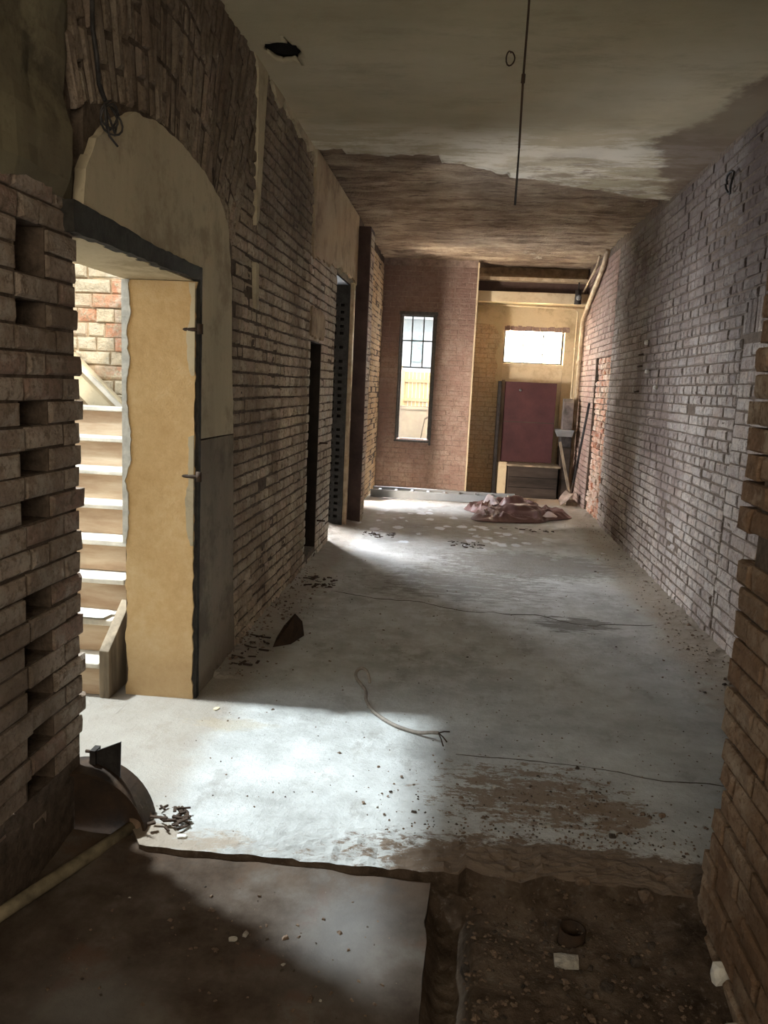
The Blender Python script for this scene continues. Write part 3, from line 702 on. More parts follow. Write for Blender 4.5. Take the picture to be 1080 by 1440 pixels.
# ---- stairwell
mb = MB(); mb.box(-3.6, -1.5, 1.6, 5.05, -.2, -.001); st(mb.build('floor_stairwell', M['floor']))
FW = Fr((0, 4.93, 0), (1, 0, 0), (0, 0, 1), (0, -1, 0)); mb = MB(); wall_body(mb, FW, -3.6, XL-.33, 0, 3.9, [], .12, -.012)
bricks(mb, FW, -3.4, XL-.335, .8, 3.6, seed=71, rough=.009, header=.3, course=.088, L=.24, joint=.008, wob=.02)
ws = st(mb.build('wall_stairwell_back', [M['mortar_ochre'], M['brick_stair']]))
mb = MB(); mb.box(-3.7, -3.6, 4.1, 5.05, 0, 3.9); mb.box(-3.7, -3.6, 1.6, 4.1, 0, 1.0); mb.box(-3.7, XL-.42, 1.5, 1.6, 0, 3.9); mb.box(-1.68, -1.655, 1.5, 2.56, 0, 3.5)
st(mb.build('wall_stairwell_side', M['cream']))
stair = empty('staircase', (-2.1, 3.55, 0), 'steep timber staircase with dusty pale treads beyond the left doorway', 'staircase')
rnd = random.Random(80)
for k in range(1, 9):
    z = .168*k; y = 3.53+.15*(k-1); mb = MB()
    mb.box(-2.75, -1.66, y+.025, y+.05, z-.168, z-.026, 0, .002); o = mb.build('riser', M['riser'], stair)
    mb = MB(); xe = -1.66 if k < 8 else -1.75
    mb.box(-2.75, xe, y-.005, y+.20, z-.026, z+rnd.uniform(-.002, .003), 0, .004); o = bev(mb.build('tread', M['tread'], stair), .006)
mb = MB(); mb.box(-2.75, -1.68, 4.72, 4.86, 0, 1.20); mb.build('landing', M['riser'], stair)
mb = MB(); mb.hexa([(-1.655, 3.52, .0), (-1.605, 3.52, .0), (-1.605, 3.78, .0), (-1.655, 3.78, .0), (-1.655, 3.52, .235), (-1.605, 3.52, .235), (-1.605, 3.78, .42), (-1.655, 3.78, .42)])
o = bev(mb.build('string_board', M['timber'], stair), .004); tag(o, 'sawn off pale string board at the foot')
mb = MB(); mb.bar((-2.5, 4.895, 1.60), (-1.6, 4.895, .76), .03, .17); mb.build('wall_string', M['cream'], stair)
mb = MB(); mb.bar((-2.5, 4.875, 1.68), (-1.6, 4.875, .84), .05, .025); mb.build('string_cap', M['tread'], stair)
mb = MB(); mb.hexa([(-2.18, 3.66, .352), (-1.70, 3.66, .352), (-1.68, 3.78, .352), (-2.1, 3.79, .352), (-2.16, 3.66, .362), (-1.74, 3.64, .358), (-1.72, 3.77, .362), (-2.1, 3.78, .364)])
tag(mb.build('paper_sheet', M['white_chip']), 'torn pale sheet lying on the second stair tread', 'paper')

# ---- windows
def steel_window(root_name, x0, x1, y, z0, z1, cols, rows, zb, deep=.03, w=.022, mat='frame_grey'):
    r = bpy.data.objects.new(root_name, None); C.objects.link(r); r.location = ((x0+x1)/2, y, z0); st(r)
    mb = MB()
    mb.box(x0, x1, y-deep, y+deep, z0, z0+w); mb.box(x0, x1, y-deep, y+deep, z1-w, z1); mb.box(x0, x0+w, y-deep, y+deep, z0+w, z1-w); mb.box(x1-w, x1, y-deep, y+deep, z0+w, z1-w)
    wf = mb.build('window_frame', M[mat], r)
    for i in range(1, cols):
        x = x0+(x1-x0)*i/cols; m2 = MB(); m2.box(x-.009, x+.009, y-.012, y+.012, zb, z1-w); (lambda g: (setattr(g, 'parent', wf)))(m2.build('glazing_bar', M[mat]))
    for q in range(rows):
        z = zb+(z1-zb)*q/rows
        if z > z0+.03: m2 = MB(); m2.box(x0+w, x1-w, y-.013, y+.013, z-.008, z+.010); (lambda g: (setattr(g, 'parent', wf)))(m2.build('glazing_bar', M[mat]))
    return r
g = NT('window glass', .05, .5); g.b.inputs['Transmission Weight'].default_value = 1; g.b.inputs['IOR'].default_value = 1.01; g.b.inputs['Base Color'].default_value = (.93, .97, .97, 1); M['glass'] = g.m
r = steel_window('window_1', -.955, -.462, YB+.06, .755, 2.57, 3, 2, 1.815, .03, .036)
mb = MB(); mb.box(-.93, -.485, YB+.058, YB+.061, 1.82, 2.54); mb.build('pane', M['glass'], r)
mb = MB(); mb.box(-.97, -.945, YB-.02, YB+.05, .74, 2.58); mb.box(-.472, -.44, YB-.022, YB+.05, .70, 2.58); mb.box(-.98, -.43, YB-.02, YB+.05, 2.55, 2.60); mb.box(-.98, -.45, YB-.015, YB+.05, .735, .765)
mb.build('casing', M['frame_grey'], r)
r = steel_window('window_2', .55, 1.44, YA+.18, 1.95, 2.47, 3, 1, 1.98, .03, .03, 'frame_grey')
mb = MB(); mb.box(.57, 1.42, YA+.178, YA+.181, 1.97, 2.45); mb.build('pane', M['glass'], r)
mb = MB(); mb.box(.55, 1.44, YA+.02, YA+.33, 1.90, 1.955); bev(mb.build('window_sill', M['cream'], r), .006)
mb = MB(); mb.box(.55, 1.44, YA+.04, YA+.30, 0, 1.90); o = st(mb.build('infill_panel', M['cream']))
mb = MB(); rnd = random.Random(90); x = .53
while x < 1.44: mb.box(x, x+.10, YA-.012, YA+.12, 2.43, 2.50, 0, .006); x += .108
st(mb.build('trim_4', M['brick_back']))

# ---- beams under the alcove ceiling
bmr = empty('steel_beam', (.9, 12.05, 2.8), 'dark steel beam with cream flanges crossing over the high window', 'beam'); bmr['kind'] = 'structure'
mb = MB(); mb.box(.117, XR-.01, 11.92, 12.29, 3.10, 3.15); bev(mb.build('top_flange', M['pipe_paint'], bmr), .005)
mb = MB(); mb.box(.117, XR-.01, 12.08, 12.14, 2.95, 3.10); mb.build('web', M['brown_paint'], bmr)
mb = MB(); mb.box(.117, XR-.01, 11.95, 12.29, 2.80, 2.95); bev(mb.build('lower_casing', M['cream'], bmr), .008)

# ---- yard outside
mb = MB(); mb.box(-12, 12, 12.8, 30, -.3, -.1); st(mb.build('ground', plain('pale yard ground', (.55, .53, .50), .9)))
mb = MB(); mb.box(-5, 6, 14.0, 14.2, -.1, 1.15); mb.box(-5, 6, 13.97, 14.23, 1.15, 1.20)
tag(mb.build('yard_wall', plain('yard concrete', (.17, .175, .165), .9, 0, .2, 3)), 'grey rendered low wall in the yard outside the tall window', 'wall')
fe = empty('timber_fence', (-.5, 16, 0), 'pale close boarded timber fence seen through the tall window', 'fence')
mat = plain('sunlit fence board', (.40, .33, .21), .85, 0, .2, 6)
mb = MB(); x = -1.16
while x < 3.2: mb.box(x, x+.062, 16, 16.02, 0, 1.82); x += .075
mb.build('boards', mat, fe)
for z in (1.25, 1.62):
    mb = MB(); mb.box(-1.16, 3.2, 15.95, 16.0, z, z+.06); mb.build('rail', mat, fe)
for x in (-1.2, .6, 2.4):
    mb = MB(); mb.box(x-.04, x+.04, 16.02, 16.1, 0, 1.85); mb.build('post', M['cream'], fe)
mb = MB(); FX = Fr((0, 15.9, 0), (1, 0, 0), (0, 0, 1), (0, -1, 0)); wall_body(mb, FX, -3.2, -1.24, 0, 1.95, [], .3, -.01)
bricks(mb, FX, -3.2, -1.24, 0, 1.95, seed=95, rough=.003); tag(mb.build('brick_pier', [M['mortar_ochre'], M['brick_red']]), 'orange brick pier beside the yard fence', 'brick pier')
bd = empty('white_building', (-1.5, 22, 0), 'overexposed white building behind the yard fence', 'building')
mb = MB(); mb.box(-6, 4, 22, 26, 0, 3.3); mb.build('walls', plain('white render', (.60, .63, .65), .9, 0, .05), bd)
mb = MB(); mb.hexa([(-6.2, 21.7, 3.3), (4.2, 21.7, 3.3), (4.2, 26, 3.3), (-6.2, 26, 3.3), (-6.2, 23.8, 4.3), (4.2, 23.8, 4.3), (4.2, 24.0, 4.3), (-6.2, 24.0, 4.3)]); mb.build('roof', plain('pale roof', (.6, .6, .6), .9), bd)
for x in (-1.45, -.75): 
    mb = MB(); mb.box(x, x+.3, 21.96, 22.0, 2.2, 2.9); mb.build('window', plain('pale pane', (.45, .55, .58), .3), bd)
wa_ = empty('wire_line', (-.65, 13.9, 1.0), 'dark line hung from a bracket on the yard wall', 'wire')
mb = MB(); mb.bar((-.64, 13.85, 1.0), (-.52, 13.85, 1.06), .02, .03); mb.build('bracket', M['steel_dark'], wa_)
mb = MB(); mb.tube([(-.64, 13.86, 1.0), (-.72, 13.9, .5), (-.80, 13.95, -.05)], .008, 6); mb.build('cord', M['steel_dark'], wa_)

# ================================================================= OBJECTS
# ---- ladder lying across the back
lad = empty('ladder', (-.3, 11.0, 0), 'grey ladder lying flat across the back of the corridor', 'ladder')
for y in (10.92, 11.27):
    mb = MB(); mb.box(-1.20, .80, y-.018, y+.02, .012, .118); bev(mb.build('rail', M['galv'], lad), .006)
for i in range(9):
    x = -1.09+i*.225; mb = MB(); mb.box(x-.02, x+.02, 10.938, 11.25, .06, .10); bev(mb.build('rung', M['galv'], lad), .005)
# ---- crumpled tarpaulin
def tarp():
    root = empty('tarpaulin', (.72, 10.0, 0), 'crumpled reddish brown tarpaulin heaped on the floor in front of the ladder', 'tarpaulin')
    n = 100; mb = MB(); 
    for j in range(n+1):
        for i in range(n+1):
            u = -1+2*i/n; v = -1+2*j/n
            # square to disc
            a = u*math.sqrt(1-v*v/2); b = v*math.sqrt(1-u*u/2); r = math.hypot(a, b); th = math.atan2(b, a)
            R = 1+.16*math.sin(3*th+1.2)+.10*math.sin(5*th+.5)+.10*noise.noise(Vector((math.cos(th)*2, math.sin(th)*2, 5)))
            x = a*.60*R; y = b*.60*R
            p = Vector((x*2.2, y*2.2, 1.7)); w = Vector((noise.noise(p), noise.noise(p+Vector((9, 2, 1))), 0))*.6
            q = Vector((x*2.2+y*1.4, y*4.6-x*1.2, 0))+w*1.8
            h = 1-abs(noise.noise(q))*3.0; h = max(0, h)**1.2; h2 = 1-abs(noise.noise(q*2.3+Vector((4, 4, 4))))*2.6; h2 = max(0, h2)
            c = math.exp(-((x-.0)/.36)**2-((y-.05)/.40)**2)
            env = min(1, (1-r)*7)
            z = .010+env*(.03+(.02+.115*c)*(.25+1.15*h)+.040*h2)
            mb.v.append((.70+x+.05*w.x*env, 10.02+y+.05*w.y*env, z))
    for j in range(n):
        for i in range(n):
            a = j*(n+1)+i; mb.f.append((a, a+1, a+n+2, a+n+1)); mb.mi.append(0)
    m = NT('reddish brown tarpaulin', .38, .45); m.color(m.ramp(m.noise(3, 4), [(.3, (.14, .075, .066)), (.7, (.215, .12, .108))])); m.bump(m.noise(18, 4), .5, .006)
    o = mb.build('sheet', m.m, root, True); s = o.modifiers.new('thick', 'SOLIDIFY'); s.thickness = .006
    for (cx, cy, rx, ry, rot, base) in ((.44, 10.12, .13, .10, .5, .10), (1.13, 9.74, .09, .06, .2, .05)):
        mb = MB(); n = 22
        for j in range(n+1):
            for i in range(n+1):
                u = -1+2*i/n; v = -1+2*j/n; x = u*rx*(1-.3*v*v); y = v*ry*(1-.4*abs(u))
                X = cx+x*math.cos(rot)-y*math.sin(rot); Y = cy+x*math.sin(rot)+y*math.cos(rot)
                z = base+.16*(base/.12)*(1-u*u*.8)*(.6+.4*v)+.03*noise.noise(Vector((X*9, Y*9, 3)))
                mb.v.append((X, Y, z))
        for j in range(n):
            for i in range(n):
                a = j*(n+1)+i; mb.f.append((a, a+1, a+n+2, a+n+1)); mb.mi.append(0)
        o = mb.build('pale_lining', plain('pale tarpaulin lining', (.55, .47, .48), .6, 0, .1, 8), root, True); o.modifiers.new('thick', 'SOLIDIFY').thickness = .005
        tag(o, 'paler underside of the sheet showing')
tarp()
# ---- brown board, chest, dark strip for the gap
bb = empty('door_panel', (.95, 12.15, .5), 'dark maroon door panel standing on the timber chest below the high window', 'door panel')
mb = MB(); mb.box(.60, 1.36, 12.12, 12.16, .50, 1.68); M['maroon'] = plain('maroon paint', (.075, .030, .033), .6, 0, .25, 3, .3, .003)
bev(mb.build('panel', M['maroon'], bb), .004)
mb = MB(); mb.box(.555, .60, 12.11, 12.17, .48, 1.70); bev(mb.build('edge_batten', M['timber'], bb), .004)
mb = MB(); mb.box(.60, 1.36, 12.112, 12.12, 1.085, 1.10); mb.build('joint_strip', M['timber_dark'], bb)
mb = MB(); mb.tube([(.83, 12.12, 1.56), (.83, 12.09, 1.56)], [.02, .012], 12); mb.build('knob', M['galv'], bb)
ch = empty('timber_chest', (1.05, 11.95, 0), 'low dark timber chest on the floor under the maroon panel', 'chest')
mb = MB(); mb.box(.72, 1.44, 11.82, 12.2, .0, .455, 0, .004); bev(mb.build('body', M['timber_dark'], ch), .006)
mb = MB(); mb.box(.69, 1.47, 11.80, 12.22, .455, .485, 0, .003); bev(mb.build('lid', plain('dusty timber lid', (.30, .24, .17), .85, 0, .4, 8), ch), .005)
for z in (.15, .30): 
    mb = MB(); mb.box(.725, 1.435, 11.812, 11.82, z, z+.006); mb.build('board_seam', M['shade_seam'], ch)
mb = MB(); mb.box(.575, .70, 11.96, 11.985, 0, .50, 0, .003); tag(mb.build('pale_board', M['cream']), 'short cream board standing left of the timber chest', 'board')
mb = MB(); mb.box(.505, .55, 12.05, 12.27, 0, 1.68, 0, .003); tag(mb.build('dark_gap', M['steel_dark']), 'dark strip standing in for the shaded gap left of the maroon panel', 'post')  # dark strip in place of a shaded gap
# ---- hopper in the corner
hp = empty('metal_hopper', (1.49, 11.85, 0), 'old grey metal hopper with a curved hood standing in the back right corner', 'hopper')
prof = [(0, 0), (0, .30), (.03, .39), (.09, .44), (.19, .45), (.19, 0)]
mb = MB(); k = len(mb.v)
for x in (1.44, 1.58):
    for a, z in prof: mb.v.append((x, 11.76+a, 1.02+z))
n = len(prof)
for i in range(n): mb.f.append((i, (i+1) % n, n+(i+1) % n, n+i)); mb.mi.append(0)
mb.f += [tuple(range(n)), tuple(range(n, 2*n))[::-1]]; mb.mi += [0, 0]
bev(mb.build('hood', plain('worn grey metal', (.17, .145, .135), .6, .2, .4, 10), hp), .006)
mb = MB(); mb.hexa([(1.36, 11.66, .93), (1.58, 11.66, .93), (1.58, 11.98, .93), (1.40, 11.98, .93), (1.32, 11.62, 1.03), (1.60, 11.62, 1.03), (1.60, 12.0, 1.03), (1.36, 12.0, 1.03)])
bev(mb.build('tray', M['galv'], hp), .01)
mb = MB(); mb.box(1.42, 1.58, 11.72, 11.95, .78, .93); bev(mb.build('body', M['steel_dark'], hp), .01)
mb = MB(); mb.box(1.46, 1.60, 11.86, 11.96, 0, .80); bev(mb.build('stand', M['timber_dark'], hp), .006)
mb = MB(); mb.bar((1.40, 11.58, .86), (1.60, 11.42, .03), .035, .045); tag(mb.build('leaning_plank', M['timber']), 'thin timber batten leaning under the metal hopper', 'plank')
mb = MB(); mb.box(1.45, 1.57, 12.21, 12.24, .0, .92, 0, .003); tag(mb.build('dark_board', M['timber_dark']), 'tall dark board standing behind the hopper stand', 'board')
# ---- shovel
sh = empty('shovel', (1.5, 11.2, 0), 'long handled shovel leaning against the right wall near the corner', 'shovel')
top = Vector((1.648, 10.82, 1.43)); bot = Vector((1.585, 11.30, .20))
mb = MB(); mb.tube([top, top.lerp(bot, .5), bot], [.017, .016, .018], 12); mb.build('handle', M['steel_dark'], sh, True)
mb = MB(); d = (bot-top).normalized()
mb.tube([bot-d*.14, bot, bot+d*.06], [.019, .022, .010], 12); mb.build('socket', M['rust'], sh, True)
mb = MB(); n = 12; tip = Vector((1.42, 11.12, .012)); back = bot+d*.03
ax = (tip-back); side = Vector((.45, -.9, 0)).normalized()*.115
for j in range(n+1):
    for i in range(n+1):
        t = j/n; s = -1+2*i/n; w = 1 if t < .6 else math.sqrt(max(.02, 1-((t-.6)/.42)**2))
        p = back+ax*t+side*s*w; p = p+Vector((0, 0, .035*s*s+.03*(1-t)*math.sin(t*3))); mb.v.append((p.x, p.y, max(.004, p.z)))
for j in range(n):
    for i in range(n): a = j*(n+1)+i; mb.f.append((a, a+1, a+n+2, a+n+1)); mb.mi.append(0)
o = mb.build('blade', plain('dusty shovel blade', (.42, .33, .27), .6, .2, .3, 12), sh, True); o.modifiers.new('thick', 'SOLIDIFY').thickness = .004
mb = MB(); mb.hexa([(1.50, 11.20, 0), (1.66, 11.16, 0), (1.67, 11.44, 0), (1.52, 11.46, 0), (1.51, 11.21, .07), (1.65, 11.18, .05), (1.66, 11.42, .06), (1.53, 11.44, .08)])
tag(bev(mb.build('timber_offcut', M['timber'])), 'timber offcut on the floor behind the shovel blade', 'offcut')
# ---- pipes
def pipe(name, pts, r, mat, label, seg=14, clips=()):
    root = empty(name, pts[0], label, 'pipe'); mb = MB()
    P = [Vector(pts[0])]
    for i in range(1, len(pts)-1):
        a, b, c = map(Vector, (pts[i-1], pts[i], pts[i+1])); ra = min(.08, (b-a).length/3, (c-b).length/3)
        p0 = b+(a-b).normalized()*ra; p1 = b+(c-b).normalized()*ra
        for t in (0, .25, .5, .75, 1): P.append(p0.lerp(b, t).lerp(b.lerp(p1, t), t))
    P.append(Vector(pts[-1])); mb.tube(P, r, seg); tb = mb.build('tube', mat, root, True)
    for c in clips:
        m2 = MB(); m2.tube([Vector(c)-Vector((0, 0, .02)), Vector(c)+Vector((0, 0, .02))], r*1.35, seg); m2.build('collar', mat, None, True).parent = tb
    return root
pipe('downpipe', [(1.655, 10.42, H-.01), (1.648, 10.60, 3.15), (1.650, 11.75, 2.74), (1.645, 12.05, 2.60), (1.645, 12.05, .0)], .032, M['pipe_paint'], 'thick cream pipe running down the right corner beside the high window', clips=((1.645, 12.05, 2.0), (1.645, 12.05, 1.0)))
pipe('conduit', [(1.62, 10.80, H-.01), (1.625, 11.0, 3.2), (1.60, 12.0, 2.95)], .014, M['pipe_paint'], 'thin cream pipe slanting from the ceiling to the corner valve', 10)
pipe('conduit', [(1.585, 12.20, 0), (1.585, 12.20, 2.76), (.125, 12.20, 2.79)], .013, M['cream'], 'thin cream conduit running under the beam and down the corner', 10, clips=((1.585, 12.2, 2.2), (1.585, 12.2, 1.2)))
vt = empty('valve_box', (1.56, 11.9, 2.8), 'dark valve fittings hanging where the pipes meet in the corner', 'valve')
mb = MB(); mb.tube([(1.53, 11.90, 2.80), (1.53, 11.90, 3.0)], [.05, .04], 14); mb.build('body', M['steel_dark'], vt, True)
mb = MB(); mb.tube([(1.53, 11.84, 2.88), (1.53, 11.78, 2.88)], .035, 14); mb.build('outlet', M['galv'], vt, True)
mb = MB(); mb.bar((1.53, 11.9, 3.0), (1.53, 11.9, 3.10), .02, .02); mb.build('hanger', M['steel_dark'], vt)
# ---- hanging rod
rod = empty('hanging_rod', (.158, 3.4, H-.02), 'thin dark rod hanging straight down from the near part of the ceiling', 'rod')
mb = MB(); mb.tube([(.158, 3.4, H-.02), (.160, 3.4, 3.0), (.157, 3.4, 2.75), (.160, 3.4, 2.50)], .0045, 8); mb.build('wire', M['rust'], rod, True)
mb = MB(); mb.tube([(.160, 3.4, 2.50), (.159, 3.4, 2.285)], [.0035, .005], 8); mb.build('tip', M['steel_dark'], rod, True)
mb = MB(); mb.tube([(.157, 3.4, 2.742), (.158, 3.4, 2.775)], .008, 8); mb.build('knot', M['rust'], rod, True)
hk = MB(); hk.tube([(.135+.022*math.cos(t*.5), 4.47+.01*math.sin(t), 3.235+.035*math.sin(t*.5)) for t in range(14)], .004, 6)
hk.tube([(.135, 4.47, H-.012), (.135, 4.47, 3.26)], .004, 6)
tag(hk.build('wire_hook', M['rust'], None, True), 'small looped wire hook on the ceiling left of the hanging rod', 'hook')
# ---- cable on the left wall
cb = empty('hanging_cable', (-1.19, 2.5, 2.7), 'dark cable hanging down the near wall ending in a coil above the arch plaster', 'cable')
mb = MB(); pts = [(-1.175, 2.52, 3.2), (-1.17, 2.515, 2.9), (-1.175, 2.50, 2.66), (-1.165, 2.48, 2.56), (-1.155, 2.485, 2.48), (-1.17, 2.53, 2.42), (-1.17, 2.58, 2.38)]
P = []
for i in range(len(pts)-1):
    for t in range(6): P.append(Vector(pts[i]).lerp(Vector(pts[i+1]), t/6))
mb.tube(P, .0075, 8); mb.build('cord', M['steel_dark'], cb, True)
for q in range(4):
    mb = MB(); rnd = random.Random(100+q); c = Vector((-1.165, 2.60+rnd.uniform(-.015, .02), 2.345+rnd.uniform(-.01, .015))); ry = rnd.uniform(.035, .06); rz = rnd.uniform(.025, .045); ph = rnd.uniform(0, 3)
    mb.tube([c+Vector((.012*math.sin(t*.6+q), ry*math.cos(t*.4+ph), rz*math.sin(t*.4+ph))) for t in range(15)], .0035, 6); mb.build('coil', M['steel_dark'], cb, True)
mb = MB(); mb.tube([(-1.165, 2.57, 2.34), (-1.17, 2.60, 2.29), (-1.16, 2.64, 2.27)], .004, 6); mb.build('loose_end', M['steel_dark'], cb, True)
# ---- hinge pins on the jamb, iron pins on the brick pier, anchors on the right wall
for z, lab in ((1.755, 'upper rusty hinge pin in the right jamb of the left doorway'), (1.088, 'lower rusty hinge pin in the right jamb of the left doorway')):
    r = empty('hinge_pin', (XL+.02, 3.55, z), lab, 'hinge', 'hinge pins on the doorway jamb')
    mb = MB(); mb.tube([(XL-.05, 3.600, z), (XL+.035, 3.575, z)], .009, 8); mb.build('spike', M['rust'], r, True)
    mb = MB(); mb.tube([(XL+.035, 3.575, z-.02), (XL+.035, 3.575, z+.025)], .013, 10); mb.build('knuckle', M['rust'], r, True)
for (y, z, lab) in ((6.93, 1.02, 'upper iron spike sticking out beside the narrow dark opening'), (6.93, .33, 'lower iron spike sticking out beside the narrow dark opening')):
    mb = MB(); mb.tube([(XL-.06, y, z), (XL+.07, y, z)], [.010, .007], 8); tag(mb.build('iron_spike', M['rust'], None, True), lab, 'spike', 'iron spikes by the narrow opening')
for (y, z, lab) in ((7.86, 2.05, 'top white wall plug on the right brick wall'), (7.32, 1.635, 'lowest white wall plug on the right brick wall'), (7.72, 1.78, 'middle white wall plug with a torn edge on the right brick wall')):
    mb = MB(); mb.tube([(XR-.006, y, z), (XR-.035, y, z)], [.020, .016], 8); tag(mb.build('wall_plug', M['white_chip'], None, True), lab, 'wall plug', 'white plugs in the right wall')
for (y, z, w) in ((8.0, 1.95, 'upper'), (8.0, 1.84, 'middle'), (8.05, 1.60, 'lower')):
    mb = MB(); mb.tube([(XR-.004, y, z), (XR-.05, y+.01, z-.01)], [.012, .008], 6)
    tag(mb.build('bracket_stub', M['rust'], None, True), w+' rusty bracket stub left of the white plugs on the right wall', 'bracket', 'bracket stubs in the right wall')
lp = MB(); lp.tube([(XR-.03-.01*math.sin(t), 5.75+.06*math.cos(t*.45), 2.97+.07*math.sin(t*.45)) for t in range(15)], .008, 6)
tag(lp.build('wire_loop', M['steel_dark'], None, True), 'dark wire loop hanging high on the right wall', 'wire')
# ---- scrap by the near left pier: half round plate, bracket plate, pipe
hd = empty('half_round_plate', (-1.13, 2.5, -.05), 'rusty half round steel drum end standing by the foot of the near left wall', 'steel plate')
mb = MB(); cx, cy, cz0, R = -1.225, 2.46, -.05, .225; n = 28; k = 0; ddx = Vector((.97, .10, 0)).normalized(); nn = Vector((-.10, .97, 0)).normalized()
for s in (0, .012):
    for i in range(n+1):
        t = math.pi*i/n; p = Vector((cx, cy, cz0))+ddx*math.cos(t)*R+Vector((0, 0, math.sin(t)*R*1.08))+nn*s; mb.v.append(tuple(p))
mb.f += [tuple(range(n+1)), tuple(range(n+1, 2*n+2))[::-1]]; mb.mi += [0, 0]
for i in range(n): mb.f.append((i, i+1, n+2+i, n+1+i)); mb.mi.append(0)
mb.f.append((0, n, 2*n+1, n+1)); mb.mi.append(0)
mb.build('plate', M['rust'], hd)
mb = MB()
for i in range(n):
    t0 = math.pi*i/n; t1 = math.pi*(i+1)/n
    def q(t, s, o): return tuple(Vector((cx, cy, cz0))+ddx*math.cos(t)*(R+o)+Vector((0, 0, math.sin(t)*(R+o)*1.08))+nn*s)
    mb.hexa([q(t0, -.03, 0), q(t1, -.03, 0), q(t1, .10, 0), q(t0, .10, 0), q(t0, -.03, .008), q(t1, -.03, .008), q(t1, .10, .008), q(t0, .10, .008)])
mb.build('rim', M['rust'], hd)
bp = empty('bracket_plate', (-1.13, 2.52, .17), 'dark pointed metal plate standing up from the half round plate', 'metal plate')
mb = MB(); mb.hexa([(-1.205, 2.52, .155), (-1.105, 2.50, .13), (-1.105, 2.506, .13), (-1.205, 2.528, .155), (-1.205, 2.52, .24), (-1.100, 2.50, .295), (-1.100, 2.506, .295), (-1.205, 2.528, .24)]); mb.build('blade', M['steel_dark'], bp)
mb = MB(); mb.box(-1.215, -1.195, 2.505, 2.55, .155, .25); mb.build('flange', M['steel_dark'], bp)
mb = MB(); mb.tube([(-1.24, 2.53, .235), (-1.17, 2.52, .24)], .006, 8); mb.build('bolt', M['rust'], bp, True)
pp = empty('old_pipe', (-1.1, 2.2, -.05), 'dusty old pipe lying along the foot of the near left wall', 'pipe')
mb = MB(); mb.tube([(-1.42, 1.55, -.022), (-1.095, 2.375, -.010), (-1.035, 2.52, .0)], .021, 14)
mb.build('tube', plain('dusty green brown pipe', (.24, .20, .13), .7, .1, .45, 10), pp, True)
mb = MB(); mb.tube([(-1.055, 2.475, .0), (-1.025, 2.545, .002)], .030, 14); mb.build('coupling', plain('rusty pipe coupling', (.27, .18, .12), .7, .1, .4, 12), pp, True)
mb = MB(); mb.tube([(-1.04, 2.51, .0), (-1.10, 2.535, .045), (-1.14, 2.55, .055)], .010, 10); mb.build('branch', M['galv'], pp, True)
# ---- cable on the floor
kp = [(-.385, 3.86, .055), (-.41, 3.95, .075), (-.445, 4.00, .075), (-.47, 3.97, .06), (-.455, 3.90, .05), (-.40, 3.80, .035), (-.385, 3.72, .018), (-.345, 3.62, .012), (-.29, 3.54, .010), (-.21, 3.46, .010), (-.12, 3.41, .012), (-.05, 3.37, .035), (-.02, 3.36, .04)]
def smooth(pts, k=6):
    P = [Vector(p) for p in pts]; out = []
    for i in range(len(P)-1):
        a = P[max(i-1, 0)]; b = P[i]; c = P[i+1]; d = P[min(i+2, len(P)-1)]
        for j in range(k):
            t = j/k; out.append(.5*((2*b)+(c-a)*t+(2*a-5*b+4*c-d)*t*t+(3*b-a-3*c+d)*t**3))
    out.append(P[-1]); return out
mb = MB(); mb.tube(smooth(kp), .0085, 8); fc = empty('electric_cable', (-.2, 3.5, 0), 'pale grey length of cable curled on the sunlit edge of the concrete floor', 'cable')
mb.build('sheath', plain('dusty cable sheath', (.27, .235, .20), .6, 0, .3, 20), fc, True)
for e in ((.02, 3.335, .012), (.005, 3.30, .008), (.03, 3.36, .05)):
    mb = MB(); mb.tube([(-.02, 3.36, .04), tuple((Vector((-.02, 3.36, .04))+Vector(e))/2+Vector((0, 0, .004))), e], .003, 6); mb.build('bare_wire', M['rust'], fc, True)
# ---- black shard on the floor
mb = MB(); B = [(-1.02, 4.42, .005), (-.93, 4.50, .004), (-.885, 4.68, .004), (-.97, 4.72, .004), (-1.04, 4.60, .004)]
T = [(-.985, 4.50, .055), (-.965, 4.52, .105), (-.925, 4.58, .13), (-.90, 4.66, .10), (-.985, 4.56, .10)]
mb.v += B+[(-.985, 4.56, .10), (-.955, 4.54, .105), (-.93, 4.60, .165), (-.895, 4.66, .10), (-.99, 4.62, .09)]
mb.f += [(0, 1, 6, 5), (1, 2, 8, 7), (1, 7, 6), (2, 3, 8), (3, 9, 7), (3, 7, 8), (3, 4, 9), (4, 0, 5, 9), (5, 6, 9), (6, 7, 9), (4, 3, 2, 1, 0)]; mb.mi += [0]*11
tag(mb.build('felt_scrap', M['rust']), 'black crumpled scrap of roofing felt on the floor by the left wall', 'scrap')

# ---- debris heaps
def sticks(name, c, n, rx, ry, label, seed):
    rnd = random.Random(seed); mb = MB()
    for i in range(n):
        a = rnd.uniform(0, 6.28); p = Vector((c[0]+rnd.uniform(-rx, rx), c[1]+rnd.uniform(-ry, ry), .012+rnd.uniform(0, .02))); L = rnd.uniform(.02, .07); q = Vector((math.cos(a), math.sin(a)*.7, rnd.uniform(-.1, .15)))*L
        mb.bar(p-q/2, p+q/2, rnd.uniform(.005, .014), rnd.uniform(.003, .008))
    o = mb.build(name, M['rust']); tag(o, label, 'debris', None, 'stuff')
sticks('debris_heap', (-1.02, 5.95), 34, .13, .16, 'small heap of dark splinters by the left wall near the narrow opening', 1)
sticks('debris_heap', (.10, 7.85), 26, .17, .13, 'dark splinters scattered in the middle of the far floor', 2)
sticks('debris_heap', (-.78, 8.05), 30, .16, .15, 'dark splinters on the floor near the tall doorway', 3)
sticks('debris_heap', (-1.10, 4.30), 22, .07, .25, 'dark crumbs of mortar at the foot of the left wall by the felt scrap', 4)
